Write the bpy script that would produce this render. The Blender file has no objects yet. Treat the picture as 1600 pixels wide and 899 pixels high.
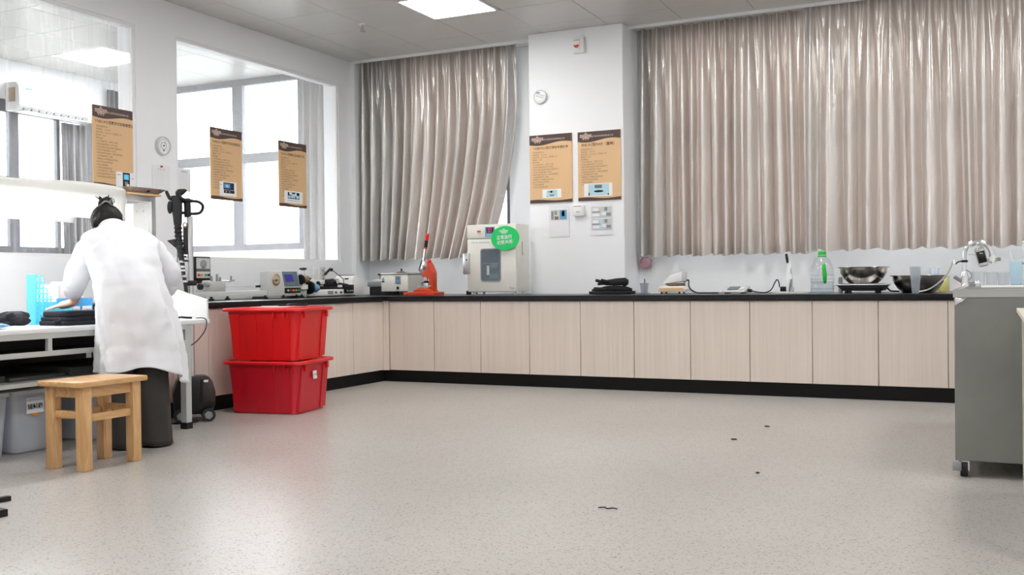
import bpy, bmesh, math, random
import numpy as np
from mathutils import Vector, Matrix
random.seed(7)
rng = np.random.default_rng(7)
PI = math.pi
SC = bpy.context.scene
COL = SC.collection

# ------------------------------------------------------------------ camera, world, exposure
HC = 3.353            # ceiling height
cam_d = bpy.data.cameras.new('camera')
cam_d.sensor_width = 36.0
cam_d.lens = 1562.29 / 1600 * 36
cam_d.clip_start = 0.05
cam_d.clip_end = 500
cam = bpy.data.objects.new('camera', cam_d)
COL.objects.link(cam)
_r = Vector((0.90132553, 0.43298667, -0.0116119))
_u = Vector((0.0075295, 0.01114196, 0.99990958))
_f = Vector((-0.4330769, 0.90133146, -0.00678236))
M = Matrix.Identity(4)
for i in range(3):
    M[i][0] = _r[i]; M[i][1] = _u[i]; M[i][2] = -_f[i]
M[0][3], M[1][3], M[2][3] = 6.33327, -9.13744, 0.93319
cam.matrix_world = M
SC.camera = cam

world = bpy.data.worlds.new('overcast_sky')
SC.world = world
world.use_nodes = True
bg = world.node_tree.nodes['Background']
bg.inputs[0].default_value = (0.93, 0.97, 1.0, 1)
bg.inputs[1].default_value = 6.5
LAMP = 15.0           # radiance of the ceiling panels
vs = SC.view_settings
vs.view_transform = 'Standard'
vs.look = 'None'
vs.gamma = 1
vs.use_curve_mapping = False
vs.exposure = 0.70
SC.cycles.max_bounces = 10
SC.cycles.diffuse_bounces = 5
SC.cycles.transparent_max_bounces = 16

# ------------------------------------------------------------------ materials
def _new(name):
    m = bpy.data.materials.new(name); m.use_nodes = True
    nt = m.node_tree
    return m, nt, nt.nodes['Principled BSDF']
def N(nt, t, **kw):
    n = nt.nodes.new(t)
    for k, v in kw.items():
        setattr(n, k, v)
    return n
def mat(name, col, rough=0.5, metal=0.0, var=0.0, scale=8.0, bump=0.0, bscale=60.0, stretch=None, spec=None, sheen=0.0, coat=0.0, trans=None):
    m, nt, b = _new(name)
    c = tuple(col) + (1,)
    b.inputs['Base Color'].default_value = c
    b.inputs['Roughness'].default_value = rough
    b.inputs['Metallic'].default_value = metal
    if spec is not None: b.inputs['Specular IOR Level'].default_value = spec
    if sheen: b.inputs['Sheen Weight'].default_value = sheen
    if coat: b.inputs['Coat Weight'].default_value = coat; b.inputs['Coat Roughness'].default_value = 0.12
    if var or bump:
        tc = N(nt, 'ShaderNodeTexCoord'); mp = N(nt, 'ShaderNodeMapping')
        nt.links.new(tc.outputs['Object'], mp.inputs['Vector'])
        if stretch: mp.inputs['Scale'].default_value = stretch
    if var:
        nz = N(nt, 'ShaderNodeTexNoise'); nz.inputs['Scale'].default_value = scale; nz.inputs['Detail'].default_value = 5
        nt.links.new(mp.outputs[0], nz.inputs['Vector'])
        rp = N(nt, 'ShaderNodeValToRGB')
        rp.color_ramp.elements[0].position = 0.3; rp.color_ramp.elements[1].position = 0.7
        rp.color_ramp.elements[0].color = tuple(max(0, x * (1 - var)) for x in col) + (1,)
        rp.color_ramp.elements[1].color = tuple(min(1, x * (1 + var)) for x in col) + (1,)
        nt.links.new(nz.outputs['Fac'], rp.inputs['Fac'])
        nt.links.new(rp.outputs['Color'], b.inputs['Base Color'])
    if bump:
        nb = N(nt, 'ShaderNodeTexNoise'); nb.inputs['Scale'].default_value = bscale; nb.inputs['Detail'].default_value = 4
        nt.links.new(mp.outputs[0], nb.inputs['Vector'])
        bp = N(nt, 'ShaderNodeBump'); bp.inputs['Strength'].default_value = bump; bp.inputs['Distance'].default_value = 0.01
        nt.links.new(nb.outputs['Fac'], bp.inputs['Height'])
        nt.links.new(bp.outputs[0], b.inputs['Normal'])
    return m
def emit(name, col, s):
    m, nt, b = _new(name)
    b.inputs['Base Color'].default_value = (0.8, 0.8, 0.8, 1) if s > 5 else tuple(.35 * x for x in col) + (1,)
    b.inputs['Specular IOR Level'].default_value = .2
    b.inputs['Emission Color'].default_value = tuple(col) + (1,)
    b.inputs['Emission Strength'].default_value = s
    return m
def clear(name, tint=(1, 1, 1), gloss=0.12, rough=0.05, milk=0.0, milkcol=(1, 1, 1), streaks=False):
    """thin clear sheet: transparent + a little gloss + a little milky scatter"""
    m = bpy.data.materials.new(name); m.use_nodes = True
    nt = m.node_tree; nt.nodes.clear()
    out = N(nt, 'ShaderNodeOutputMaterial')
    t = N(nt, 'ShaderNodeBsdfTransparent'); t.inputs[0].default_value = tuple(tint) + (1,)
    g = N(nt, 'ShaderNodeBsdfGlossy'); g.inputs['Roughness'].default_value = rough
    mx = N(nt, 'ShaderNodeMixShader')
    lw = N(nt, 'ShaderNodeLayerWeight'); lw.inputs[0].default_value = 0.5
    p5 = N(nt, 'ShaderNodeMath', operation='POWER'); p5.inputs[1].default_value = 5.0
    nt.links.new(lw.outputs['Facing'], p5.inputs[0])
    ml = N(nt, 'ShaderNodeMath', operation='MULTIPLY_ADD')     # Schlick reflectance of a thin sheet
    ml.inputs[1].default_value = 0.9; ml.inputs[2].default_value = gloss * 0.2
    nt.links.new(p5.outputs[0], ml.inputs[0])
    nt.links.new(ml.outputs[0], mx.inputs[0])
    nt.links.new(t.outputs[0], mx.inputs[1]); nt.links.new(g.outputs[0], mx.inputs[2])
    last = mx
    if milk or streaks:
        d = N(nt, 'ShaderNodeBsdfDiffuse'); d.inputs[0].default_value = tuple(milkcol) + (1,)
        tl = N(nt, 'ShaderNodeBsdfTranslucent'); tl.inputs[0].default_value = tuple(milkcol) + (1,)
        m2 = N(nt, 'ShaderNodeMixShader'); m2.inputs[0].default_value = 0.6
        nt.links.new(d.outputs[0], m2.inputs[1]); nt.links.new(tl.outputs[0], m2.inputs[2])
        m3 = N(nt, 'ShaderNodeMixShader'); m3.inputs[0].default_value = milk
        nt.links.new(mx.outputs[0], m3.inputs[1]); nt.links.new(m2.outputs[0], m3.inputs[2])
        if streaks:
            tc = N(nt, 'ShaderNodeTexCoord'); mp = N(nt, 'ShaderNodeMapping')
            mp.inputs['Scale'].default_value = (1, 26, 0.7)
            nt.links.new(tc.outputs['Object'], mp.inputs['Vector'])
            nz = N(nt, 'ShaderNodeTexNoise'); nz.inputs['Scale'].default_value = 1.0; nz.inputs['Detail'].default_value = 5
            nt.links.new(mp.outputs[0], nz.inputs['Vector'])
            rp = N(nt, 'ShaderNodeValToRGB')
            rp.color_ramp.elements[0].position = 0.5; rp.color_ramp.elements[1].position = 0.78
            rp.color_ramp.elements[0].color = (milk,) * 3 + (1,); rp.color_ramp.elements[1].color = (min(1, milk + 0.16),) * 3 + (1,)
            nt.links.new(nz.outputs['Fac'], rp.inputs['Fac'])
            nt.links.new(rp.outputs['Color'], m3.inputs[0])
        last = m3
    nt.links.new(last.outputs[0], out.inputs[0])
    return m

def terrazzo():
    m, nt, b = _new('terrazzo')
    tc = N(nt, 'ShaderNodeTexCoord')
    big = N(nt, 'ShaderNodeTexNoise'); big.inputs['Scale'].default_value = 0.9; big.inputs['Detail'].default_value = 4
    v1 = N(nt, 'ShaderNodeTexVoronoi'); v1.inputs['Scale'].default_value = 150
    v2 = N(nt, 'ShaderNodeTexVoronoi'); v2.inputs['Scale'].default_value = 60
    sm = N(nt, 'ShaderNodeTexNoise'); sm.inputs['Scale'].default_value = 160; sm.inputs['Detail'].default_value = 2
    for n in (big, v1, v2, sm): nt.links.new(tc.outputs['Object'], n.inputs['Vector'])
    r0 = N(nt, 'ShaderNodeValToRGB'); r0.color_ramp.elements[0].position = .3; r0.color_ramp.elements[1].position = .72
    r0.color_ramp.elements[0].color = (.405, .385, .365, 1); r0.color_ramp.elements[1].color = (.465, .445, .425, 1)
    nt.links.new(big.outputs['Fac'], r0.inputs['Fac'])
    # per-chip tone
    r1 = N(nt, 'ShaderNodeValToRGB'); e = r1.color_ramp.elements
    e[0].position = 0.0; e[0].color = (.30, .28, .26, 1); e[1].position = 1.0; e[1].color = (1, 1, .98, 1)
    for p, c in ((.10, (.72, .68, .64)), (.16, (.93, .93, .93)), (.8, (1, .99, .97)), (.92, (1.12, 1.11, 1.1))):
        q = e.new(p); q.color = c + (1,)
    sep = N(nt, 'ShaderNodeSeparateColor'); nt.links.new(v1.outputs['Color'], sep.inputs[0]); nt.links.new(sep.outputs[0], r1.inputs['Fac'])
    mu = N(nt, 'ShaderNodeMix', data_type='RGBA', blend_type='MULTIPLY'); mu.inputs[0].default_value = .8
    nt.links.new(r0.outputs['Color'], mu.inputs[6]); nt.links.new(r1.outputs['Color'], mu.inputs[7])
    # larger dark flecks
    sep2 = N(nt, 'ShaderNodeSeparateColor'); nt.links.new(v2.outputs['Color'], sep2.inputs[0])
    r2 = N(nt, 'ShaderNodeValToRGB'); r2.color_ramp.elements[0].position = .95; r2.color_ramp.elements[1].position = .96
    r2.color_ramp.elements[0].color = (1, 1, 1, 1); r2.color_ramp.elements[1].color = (.62, .6, .58, 1)
    nt.links.new(sep2.outputs[1], r2.inputs['Fac'])
    d = N(nt, 'ShaderNodeValToRGB'); d.color_ramp.elements[0].position = .25; d.color_ramp.elements[1].position = .27
    d.color_ramp.elements[0].color = (1, 1, 1, 1); d.color_ramp.elements[1].color = (0, 0, 0, 1)
    nt.links.new(v2.outputs['Distance'], d.inputs['Fac'])
    mm = N(nt, 'ShaderNodeMix', data_type='RGBA', blend_type='MULTIPLY')
    nt.links.new(d.outputs['Color'], mm.inputs[0]); nt.links.new(mu.outputs[2], mm.inputs[6]); nt.links.new(r2.outputs['Color'], mm.inputs[7])
    nt.links.new(mm.outputs[2], b.inputs['Base Color'])
    rr = N(nt, 'ShaderNodeMapRange'); rr.inputs[3].default_value = .27; rr.inputs[4].default_value = .34
    nt.links.new(big.outputs['Fac'], rr.inputs[0]); nt.links.new(rr.outputs[0], b.inputs['Roughness'])
    b.inputs['Specular IOR Level'].default_value = .5
    bp = N(nt, 'ShaderNodeBump'); bp.inputs['Strength'].default_value = .04; bp.inputs['Distance'].default_value = .004
    nt.links.new(sm.outputs['Fac'], bp.inputs['Height']); nt.links.new(bp.outputs[0], b.inputs['Normal'])
    return m

def laminate(name, c0, c1, rough=.42):
    """pale wood laminate with fine vertical grain (object z is along the grain)"""
    m, nt, b = _new(name)
    tc = N(nt, 'ShaderNodeTexCoord'); oi = N(nt, 'ShaderNodeObjectInfo')
    ad = N(nt, 'ShaderNodeVectorMath', operation='ADD')
    cx = N(nt, 'ShaderNodeCombineXYZ'); ml = N(nt, 'ShaderNodeMath', operation='MULTIPLY'); ml.inputs[1].default_value = 37
    nt.links.new(oi.outputs['Random'], ml.inputs[0]); nt.links.new(ml.outputs[0], cx.inputs[0])
    nt.links.new(tc.outputs['Object'], ad.inputs[0]); nt.links.new(cx.outputs[0], ad.inputs[1])
    out = []
    for sc_, st in ((1, (34, 34, .9)), (1, (130, 130, 2.0)), (1, (7, 7, .25))):
        mp = N(nt, 'ShaderNodeMapping'); mp.inputs['Scale'].default_value = st
        nt.links.new(ad.outputs[0], mp.inputs['Vector'])
        nz = N(nt, 'ShaderNodeTexNoise'); nz.inputs['Scale'].default_value = sc_; nz.inputs['Detail'].default_value = 3
        nt.links.new(mp.outputs[0], nz.inputs['Vector']); out.append(nz)
    s1 = N(nt, 'ShaderNodeMath', operation='ADD'); nt.links.new(out[0].outputs['Fac'], s1.inputs[0]); nt.links.new(out[1].outputs['Fac'], s1.inputs[1])
    s2 = N(nt, 'ShaderNodeMath', operation='ADD'); nt.links.new(s1.outputs[0], s2.inputs[0]); nt.links.new(out[2].outputs['Fac'], s2.inputs[1])
    rp = N(nt, 'ShaderNodeValToRGB'); rp.color_ramp.elements[0].position = .36; rp.color_ramp.elements[1].position = .64
    dv = N(nt, 'ShaderNodeMath', operation='DIVIDE'); dv.inputs[1].default_value = 3
    nt.links.new(s2.outputs[0], dv.inputs[0]); nt.links.new(dv.outputs[0], rp.inputs['Fac'])
    rp.color_ramp.elements[0].color = tuple(c0) + (1,); rp.color_ramp.elements[1].color = tuple(c1) + (1,)
    nt.links.new(rp.outputs['Color'], b.inputs['Base Color'])
    b.inputs['Roughness'].default_value = rough
    return m

def satin(name, col, tcol, rough=.36, through=.065, metal=.80):
    m, nt, b = _new(name)
    b.inputs['Base Color'].default_value = tuple(col) + (1,)
    b.inputs['Roughness'].default_value = rough
    b.inputs['Metallic'].default_value = metal
    b.inputs['Sheen Weight'].default_value = .2
    b.inputs['Anisotropic'].default_value = .6
    tg = N(nt, 'ShaderNodeTangent', direction_type='UV_MAP', uv_map='weave')
    nt.links.new(tg.outputs[0], b.inputs['Tangent'])
    tc = N(nt, 'ShaderNodeTexCoord'); mp = N(nt, 'ShaderNodeMapping'); mp.inputs['Scale'].default_value = (1.0, 1, .35)
    nt.links.new(tc.outputs['Object'], mp.inputs['Vector'])
    nz = N(nt, 'ShaderNodeTexNoise'); nz.inputs['Scale'].default_value = 22; nz.inputs['Detail'].default_value = 5; nz.inputs['Distortion'].default_value = .6
    nt.links.new(mp.outputs[0], nz.inputs['Vector'])
    bp = N(nt, 'ShaderNodeBump'); bp.inputs['Strength'].default_value = .28; bp.inputs['Distance'].default_value = .02
    nt.links.new(nz.outputs['Fac'], bp.inputs['Height']); nt.links.new(bp.outputs[0], b.inputs['Normal'])
    tl = N(nt, 'ShaderNodeBsdfTranslucent'); tl.inputs[0].default_value = tuple(tcol) + (1,)
    mx = N(nt, 'ShaderNodeMixShader'); mx.inputs[0].default_value = through
    o = nt.nodes['Material Output']
    nt.links.new(b.outputs[0], mx.inputs[1]); nt.links.new(tl.outputs[0], mx.inputs[2]); nt.links.new(mx.outputs[0], o.inputs[0])
    return m

MT = {}
MT['wall'] = mat('white_wall_paint', (.86, .875, .90), .6, var=.015, scale=1.5, bump=.02, bscale=120)
MT['ceil'] = mat('painted_metal_ceiling', (.62, .615, .60), .3, var=.02, scale=.7, spec=.6)
MT['seam'] = mat('ceiling_grid_grey', (.30, .30, .29), .5)
MT['floor'] = terrazzo()
MT['lam'] = laminate('pale_wood_laminate', (.66, .565, .495), (.765, .675, .605))
MT['black'] = mat('black_counter_resin', (.008, .008, .010), .30, var=.2, scale=30, spec=.3)
MT['plinth'] = mat('black_plinth', (.005, .005, .005), .5, spec=.2)
MT['white'] = mat('white_plastic', (.80, .80, .79), .35)
MT['trimw'] = mat('white_trim', (.82, .83, .84), .4)
MT['frame'] = mat('dark_window_frame', (.13, .14, .17), .4, metal=.2)
MT['glass'] = clear('window_glass', gloss=.2, milk=.03)
MT['dirty'] = clear('smeared_partition_glass', gloss=.3, milk=.03, streaks=True)
MT['hazed'] = clear('partition_glass', gloss=.3, milk=.13)  # dust film, its milkiness raised to paint in the next room's bright glare
MT['satin'] = satin('satin_curtain', (.515, .505, .485), (.58, .38, .30), .28)
MT['satin_g'] = satin('grey_curtain', (.30, .285, .285), (.4, .36, .34), .5, .02, .2)
MT['satin_d'] = satin('dark_grey_curtain', (.10, .10, .11), (.3, .3, .3), .5, .01, .1)
MT['framed'] = mat('charcoal_window_frame', (.06, .065, .085), .4)
MT['steel'] = mat('brushed_steel', (.46, .46, .44), .34, 1.0, var=.10, scale=3, stretch=(.5, 8, 40))
MT['steel_p'] = mat('painted_grey_steel', (.24, .24, .222), .38, .75, var=.1, scale=3)
MT['chrome'] = mat('chrome', (.75, .75, .76), .12, 1.0)
MT['basin'] = mat('basin_steel', (.50, .465, .43), .22, 1.0, var=.12, scale=6)
MT['alu'] = mat('aluminium', (.62, .63, .64), .32, .85)
MT['bk'] = mat('black_plastic', (.008, .008, .009), .35, spec=.35)
MT['bkm'] = mat('matte_black', (.015, .015, .017), .7)
MT['cream'] = mat('cream_enamel', (.77, .76, .70), .35)
MT['creamd'] = mat('grey_cream_enamel', (.52, .52, .49), .4)
MT['lgrey'] = mat('light_grey_enamel', (.58, .59, .58), .4)
MT['mgrey'] = mat('mid_grey_plastic', (.26, .27, .29), .45)
MT['tgrey'] = mat('table_grey_metal', (.48, .49, .47), .4, var=.03, scale=4)
MT['ttop'] = mat('white_table_top', (.74, .76, .78), .35)
MT['dark'] = mat('dark_void_board', (.05, .052, .05), .6)
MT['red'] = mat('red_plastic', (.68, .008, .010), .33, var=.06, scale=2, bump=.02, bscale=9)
MT['redo'] = mat('orange_red_enamel', (.60, .055, .015), .35)
MT['green'] = mat('green_print', (.005, .60, .14), .4)
MT['gcap'] = mat('green_plastic', (.01, .50, .05), .35)
MT['board'] = mat('poster_tan', (.73, .48, .26), .45, var=.02, scale=3)
MT['brown'] = mat('poster_brown', (.075, .045, .04), .45)
MT['ink'] = mat('printed_ink', (.05, .03, .025), .6)
MT['inkl'] = mat('printed_ink_pale', (.22, .13, .075), .6)
MT['logo'] = mat('poster_logo_pink', (.75, .58, .48), .5)
MT['paper'] = mat('paper', (.80, .81, .85), .7)
MT['pw'] = mat('paper_bright', (.85, .86, .87), .7)
MT['blue'] = mat('print_blue', (.12, .32, .55), .5)
MT['lblue'] = mat('print_pale_blue', (.45, .68, .78), .5)
MT['navy'] = mat('screen_navy', (.02, .03, .07), .25)
MT['wood'] = None
MT['skin'] = mat('skin', (.76, .50, .40), .5, var=.05, scale=20)
MT['hair'] = mat('dark_hair', (.008, .006, .005), .42, spec=.25, bump=.5, bscale=40, stretch=(6, 1, 1))
MT['coat'] = mat('white_cotton', (.76, .77, .81), .85, bump=.35, bscale=11)
MT['trouser'] = mat('charcoal_trouser_cloth', (.035, .032, .028), .9, bump=.1, bscale=18)
MT['navyc'] = mat('navy_black_cloth', (.012, .012, .020), .85, bump=.3, bscale=40)
MT['bkc'] = mat('black_cloth', (.007, .007, .008), .8, bump=.4, bscale=50)
MT['pink'] = mat('pink_cloth', (.50, .30, .34), .85)
MT['cyan'] = clear('cyan_plastic', (.55, .93, .96), .15, .2, milk=.40, milkcol=(.45, .88, .93))
MT['bluep'] = clear('blue_plastic', (.4, .80, .98), .15, .2, milk=.5, milkcol=(.28, .68, .94))
MT['clearp'] = clear('clear_plastic', (.96, .97, .98), .25, .08, milk=.04)
MT['water'] = clear('water', (.90, .94, .96), .3, .03, milk=.05, milkcol=(.7, .8, .9))
MT['frost'] = clear('frosted_plastic', (.90, .92, .94), .25, .3, milk=.30, milkcol=(.82, .85, .90))
MT['boxp'] = clear('translucent_box_plastic', (.85, .87, .9), .2, .3, milk=.78, milkcol=(.88, .90, .95))
MT['pitch'] = clear('pale_blue_plastic', (.88, .95, .99), .2, .2, milk=.45, milkcol=(.78, .90, .96))
MT['yel'] = clear('yellow_liquid', (.97, .95, .80), .2, .1, milk=.35, milkcol=(.86, .84, .60))
MT['smoke'] = clear('smoky_plastic', (.30, .24, .23), .3, .1, milk=.1, milkcol=(.4, .3, .28))
MT['dglass'] = clear('oven_glass', (.35, .42, .47), .5, .05, milk=.06)
MT['ovenw'] = mat('oven_window', (.10, .13, .155), .12)
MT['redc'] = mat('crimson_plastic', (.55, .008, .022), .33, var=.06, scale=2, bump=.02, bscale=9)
MT['redled'] = emit('red_led', (1, .02, .05), 1.2)
MT['bluelcd'] = emit('blue_lcd', (.10, .07, .45), .18)
MT['cyanlcd'] = emit('cyan_lcd', (.10, .45, .70), .6)
MT['lamp'] = emit('lamp_diffuser', (1.0, .985, .96), LAMP)
MT['tube'] = emit('booth_tube', (1, 1, 1), 38)
MT['redb'] = mat('red_button', (.6, .05, .03), .4)
MT['orgb'] = mat('orange_button', (.75, .32, .08), .4)
MT['grnb'] = mat('green_button', (.03, .32, .20), .4)
MT['teal'] = mat('instrument_teal', (.12, .19, .22), .35)
MT['leafy'] = mat('tree_leaves', (.10, .14, .05), .8, var=.4, scale=3)
MT['leafy2'] = mat('tree_leaves_yellow', (.22, .20, .05), .8, var=.4, scale=3)
MT['bark'] = mat('bark', (.10, .07, .05), .9)
MT['concrete'] = mat('far_concrete', (.40, .40, .42), .8)
MT['concrete2'] = mat('far_concrete_window', (.12, .14, .17), .3)
MT['ground'] = mat('outside_ground', (.25, .26, .25), .9)
MT['orange'] = mat('orange_print', (.75, .28, .03), .5)
MT['brownw'] = mat('brown_stained_pan', (.24, .15, .08), .45, var=.3, scale=30)
MT['rub'] = mat('dark_rubber', (.02, .02, .021), .75)
MT['maroon'] = mat('maroon_binder', (.22, .02, .03), .5)
MT['pinkp'] = mat('pale_pink_paper', (.80, .62, .64), .7)
MT['debris'] = mat('floor_debris', (.03, .03, .03), .8)
MT['beige'] = mat('beige_worktable', (.58, .55, .48), .45, var=.05, scale=4)

def woodmat():
    m, nt, b = _new('oiled_stool_wood')
    tc = N(nt, 'ShaderNodeTexCoord'); mp = N(nt, 'ShaderNodeMapping'); mp.inputs['Scale'].default_value = (30, 4, 30)
    nt.links.new(tc.outputs['Object'], mp.inputs['Vector'])
    nz = N(nt, 'ShaderNodeTexNoise'); nz.inputs['Scale'].default_value = 1; nz.inputs['Detail'].default_value = 6; nz.inputs['Distortion'].default_value = 1.2
    nt.links.new(mp.outputs[0], nz.inputs['Vector'])
    rp = N(nt, 'ShaderNodeValToRGB'); rp.color_ramp.elements[0].position = .3; rp.color_ramp.elements[1].position = .7
    rp.color_ramp.elements[0].color = (.50, .27, .11, 1); rp.color_ramp.elements[1].color = (.68, .43, .21, 1)
    nt.links.new(nz.outputs['Fac'], rp.inputs['Fac']); nt.links.new(rp.outputs['Color'], b.inputs['Base Color'])
    b.inputs['Roughness'].default_value = .32
    return m
MT['wood'] = woodmat()
def wood_v():
    m = MT['wood'].copy(); m.name = 'oiled_stool_wood_upright'
    for n in m.node_tree.nodes:
        if n.type == 'MAPPING': n.inputs['Scale'].default_value = (30, 30, 4)
    return m
MT['woodv'] = wood_v()

# ------------------------------------------------------------------ mesh building helpers
class MB:
    def __init__(s): s.bm = bmesh.new()
    def box(s, x0, x1, y0, y1, z0, z1, bev=0.0, seg=2, taper=None):
        vs_ = [s.bm.verts.new(p) for p in ((x0, y0, z0), (x1, y0, z0), (x1, y1, z0), (x0, y1, z0), (x0, y0, z1), (x1, y0, z1), (x1, y1, z1), (x0, y1, z1))]
        if taper:   # shrink the bottom by taper metres on each side
            cx, cy = (x0 + x1) / 2, (y0 + y1) / 2
            for v in vs_[:4]:
                v.co.x += taper if v.co.x < cx else -taper
                v.co.y += taper if v.co.y < cy else -taper
        fs = [s.bm.faces.new([vs_[i] for i in q]) for q in ((3, 2, 1, 0), (4, 5, 6, 7), (0, 1, 5, 4), (1, 2, 6, 5), (2, 3, 7, 6), (3, 0, 4, 7))]
        if bev > 0:
            es = list({e for f in fs for e in f.edges})
            bmesh.ops.bevel(s.bm, geom=es, offset=bev, segments=seg, affect='EDGES', profile=.5, clamp_overlap=True)
        return s
    def loft(s, rings, cap0=True, cap1=True, closed=True):
        """rings: list of lists of points with equal length"""
        V = [[s.bm.verts.new(p) for p in r] for r in rings]
        n = len(V[0])
        for a, b in zip(V[:-1], V[1:]):
            for i in range(n if closed else n - 1):
                j = (i + 1) % n
                s.bm.faces.new((a[i], a[j], b[j], b[i]))
        if closed and cap0: s.bm.faces.new(list(reversed(V[0])))
        if closed and cap1: s.bm.faces.new(V[-1])
        return s
    def cyl(s, p0, p1, r0, r1=None, n=16, caps=True):
        p0, p1 = Vector(p0), Vector(p1); r1 = r0 if r1 is None else r1
        d = (p1 - p0).normalized(); a = d.orthogonal().normalized(); b = d.cross(a)
        R = lambda c, r: [c + a * (r * math.cos(2 * PI * i / n)) + b * (r * math.sin(2 * PI * i / n)) for i in range(n)]
        return s.loft([R(p0, r0), R(p1, r1)], caps, caps)
    def lathe(s, prof, c=(0, 0, 0), n=32, cap=True, sx=1, sy=1):
        """prof: (r, z) list about a vertical axis at c"""
        rings = [[(c[0] + sx * r * math.cos(2 * PI * i / n), c[1] + sy * r * math.sin(2 * PI * i / n), c[2] + z) for i in range(n)] for r, z in prof]
        return s.loft(rings, cap, cap)
    def tube(s, pts, r, n=10, res=6, caps=True):
        """smooth tube through points (Catmull-Rom); r number or list"""
        P = [Vector(p) for p in pts]; Q = []; Rr = []
        rl = r if isinstance(r, (list, tuple)) else [r] * len(P)
        for i in range(len(P) - 1):
            p0, p1, p2, p3 = P[max(i - 1, 0)], P[i], P[i + 1], P[min(i + 2, len(P) - 1)]
            for k in range(res):
                t = k / res
                Q.append(.5 * ((2 * p1) + (p2 - p0) * t + (2 * p0 - 5 * p1 + 4 * p2 - p3) * t * t + (3 * p1 - p0 - 3 * p2 + p3) * t ** 3))
                Rr.append(rl[i] * (1 - t) + rl[i + 1] * t)
        Q.append(P[-1]); Rr.append(rl[-1])
        rings = []; a = None
        for i, q in enumerate(Q):
            d = (Q[min(i + 1, len(Q) - 1)] - Q[max(i - 1, 0)]).normalized()
            a = d.orthogonal().normalized() if a is None else (a - d * a.dot(d)).normalized()
            b = d.cross(a)
            rings.append([q + a * (Rr[i] * math.cos(2 * PI * k / n)) + b * (Rr[i] * math.sin(2 * PI * k / n)) for k in range(n)])
        return s.loft(rings, caps, caps)
    def prism(s, poly, y0, y1, plane='xz', bev=0.0):
        """polygon in xz (depth y), xy (depth z) or yz (depth x)"""
        f3 = {'xz': lambda p, d: (p[0], d, p[1]), 'xy': lambda p, d: (p[0], p[1], d), 'yz': lambda p, d: (d, p[0], p[1])}[plane]
        a = [s.bm.verts.new(f3(p, y0)) for p in poly]; b = [s.bm.verts.new(f3(p, y1)) for p in poly]
        n = len(poly)
        fs = [s.bm.faces.new(a), s.bm.faces.new(list(reversed(b)))]
        for i in range(n):
            j = (i + 1) % n
            fs.append(s.bm.faces.new((a[i], b[i], b[j], a[j])))
        if bev:
            es = list({e for f in fs for e in f.edges})
            bmesh.ops.bevel(s.bm, geom=es, offset=bev, segments=2, affect='EDGES', profile=.5, clamp_overlap=True)
        return s
    def ell(s, c, r, n=20, m=12, rot=None):
        rings = []
        c = Vector(c)
        for j in range(1, m):
            th = PI * j / m
            ring = []
            for i in range(n):
                ph = 2 * PI * i / n
                v = Vector((r[0] * math.sin(th) * math.cos(ph), r[1] * math.sin(th) * math.sin(ph), -r[2] * math.cos(th)))
                if rot: v = rot @ v
                ring.append(c + v)
            rings.append(ring)
        return s.loft(rings)
    def xf(s, mtx):
        bmesh.ops.transform(s.bm, matrix=mtx, verts=s.bm.verts); return s
    def mesh(s, name):
        bmesh.ops.recalc_face_normals(s.bm, faces=s.bm.faces)
        me = bpy.data.meshes.new(name); s.bm.to_mesh(me); s.bm.free()
        return me

def smooth(me, ang=40):
    me.shade_smooth()
    try: me.set_sharp_from_angle(angle=math.radians(ang))
    except Exception: pass
def obj(name, mb, m, parent=None, loc=None, sm=True, ang=40, label=None, rotz=None):
    me = mb.mesh(name) if isinstance(mb, MB) else mb
    if m is not None and not me.materials: me.materials.append(MT[m] if isinstance(m, str) else m)
    if sm: smooth(me, ang)
    o = bpy.data.objects.new(name, me); COL.objects.link(o)
    if parent is not None: o.parent = parent
    if loc is not None: o.location = loc
    if rotz is not None: o.rotation_euler.z = rotz
    if label: o['label'] = label
    return o
def thing(name, label, cat, loc=(0, 0, 0), rotz=0, group=None):
    o = bpy.data.objects.new(name, None); COL.objects.link(o)
    o.empty_display_size = .1
    o.location = loc; o.rotation_euler = (0, 0, rotz); o['label'] = label; o['category'] = cat
    if group: o['group'] = group
    return o
def tag(o, label, cat, group=None):
    o['label'] = label; o['category'] = cat
    if group: o['group'] = group
    return o
def struct(name, mb, m, parent=None, sm=False):
    o = obj(name, mb, m, parent, sm=sm)
    if parent is None: o['kind'] = 'structure'
    return o
def struct_empty(name, loc=(0, 0, 0)):
    o = bpy.data.objects.new(name, None); COL.objects.link(o); o.location = loc; o['kind'] = 'structure'
    return o
def B(*a, **k): return MB().box(*a, **k)
def rrect(x0, x1, z0, z1, r, n=5):
    P = []
    for cx, cz, a0 in ((x1 - r, z1 - r, 0), (x0 + r, z1 - r, 90), (x0 + r, z0 + r, 180), (x1 - r, z0 + r, 270)):
        for i in range(n + 1):
            a = math.radians(a0 + 90 * i / n); P.append((cx + r * math.cos(a), cz + r * math.sin(a)))
    return P

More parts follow.
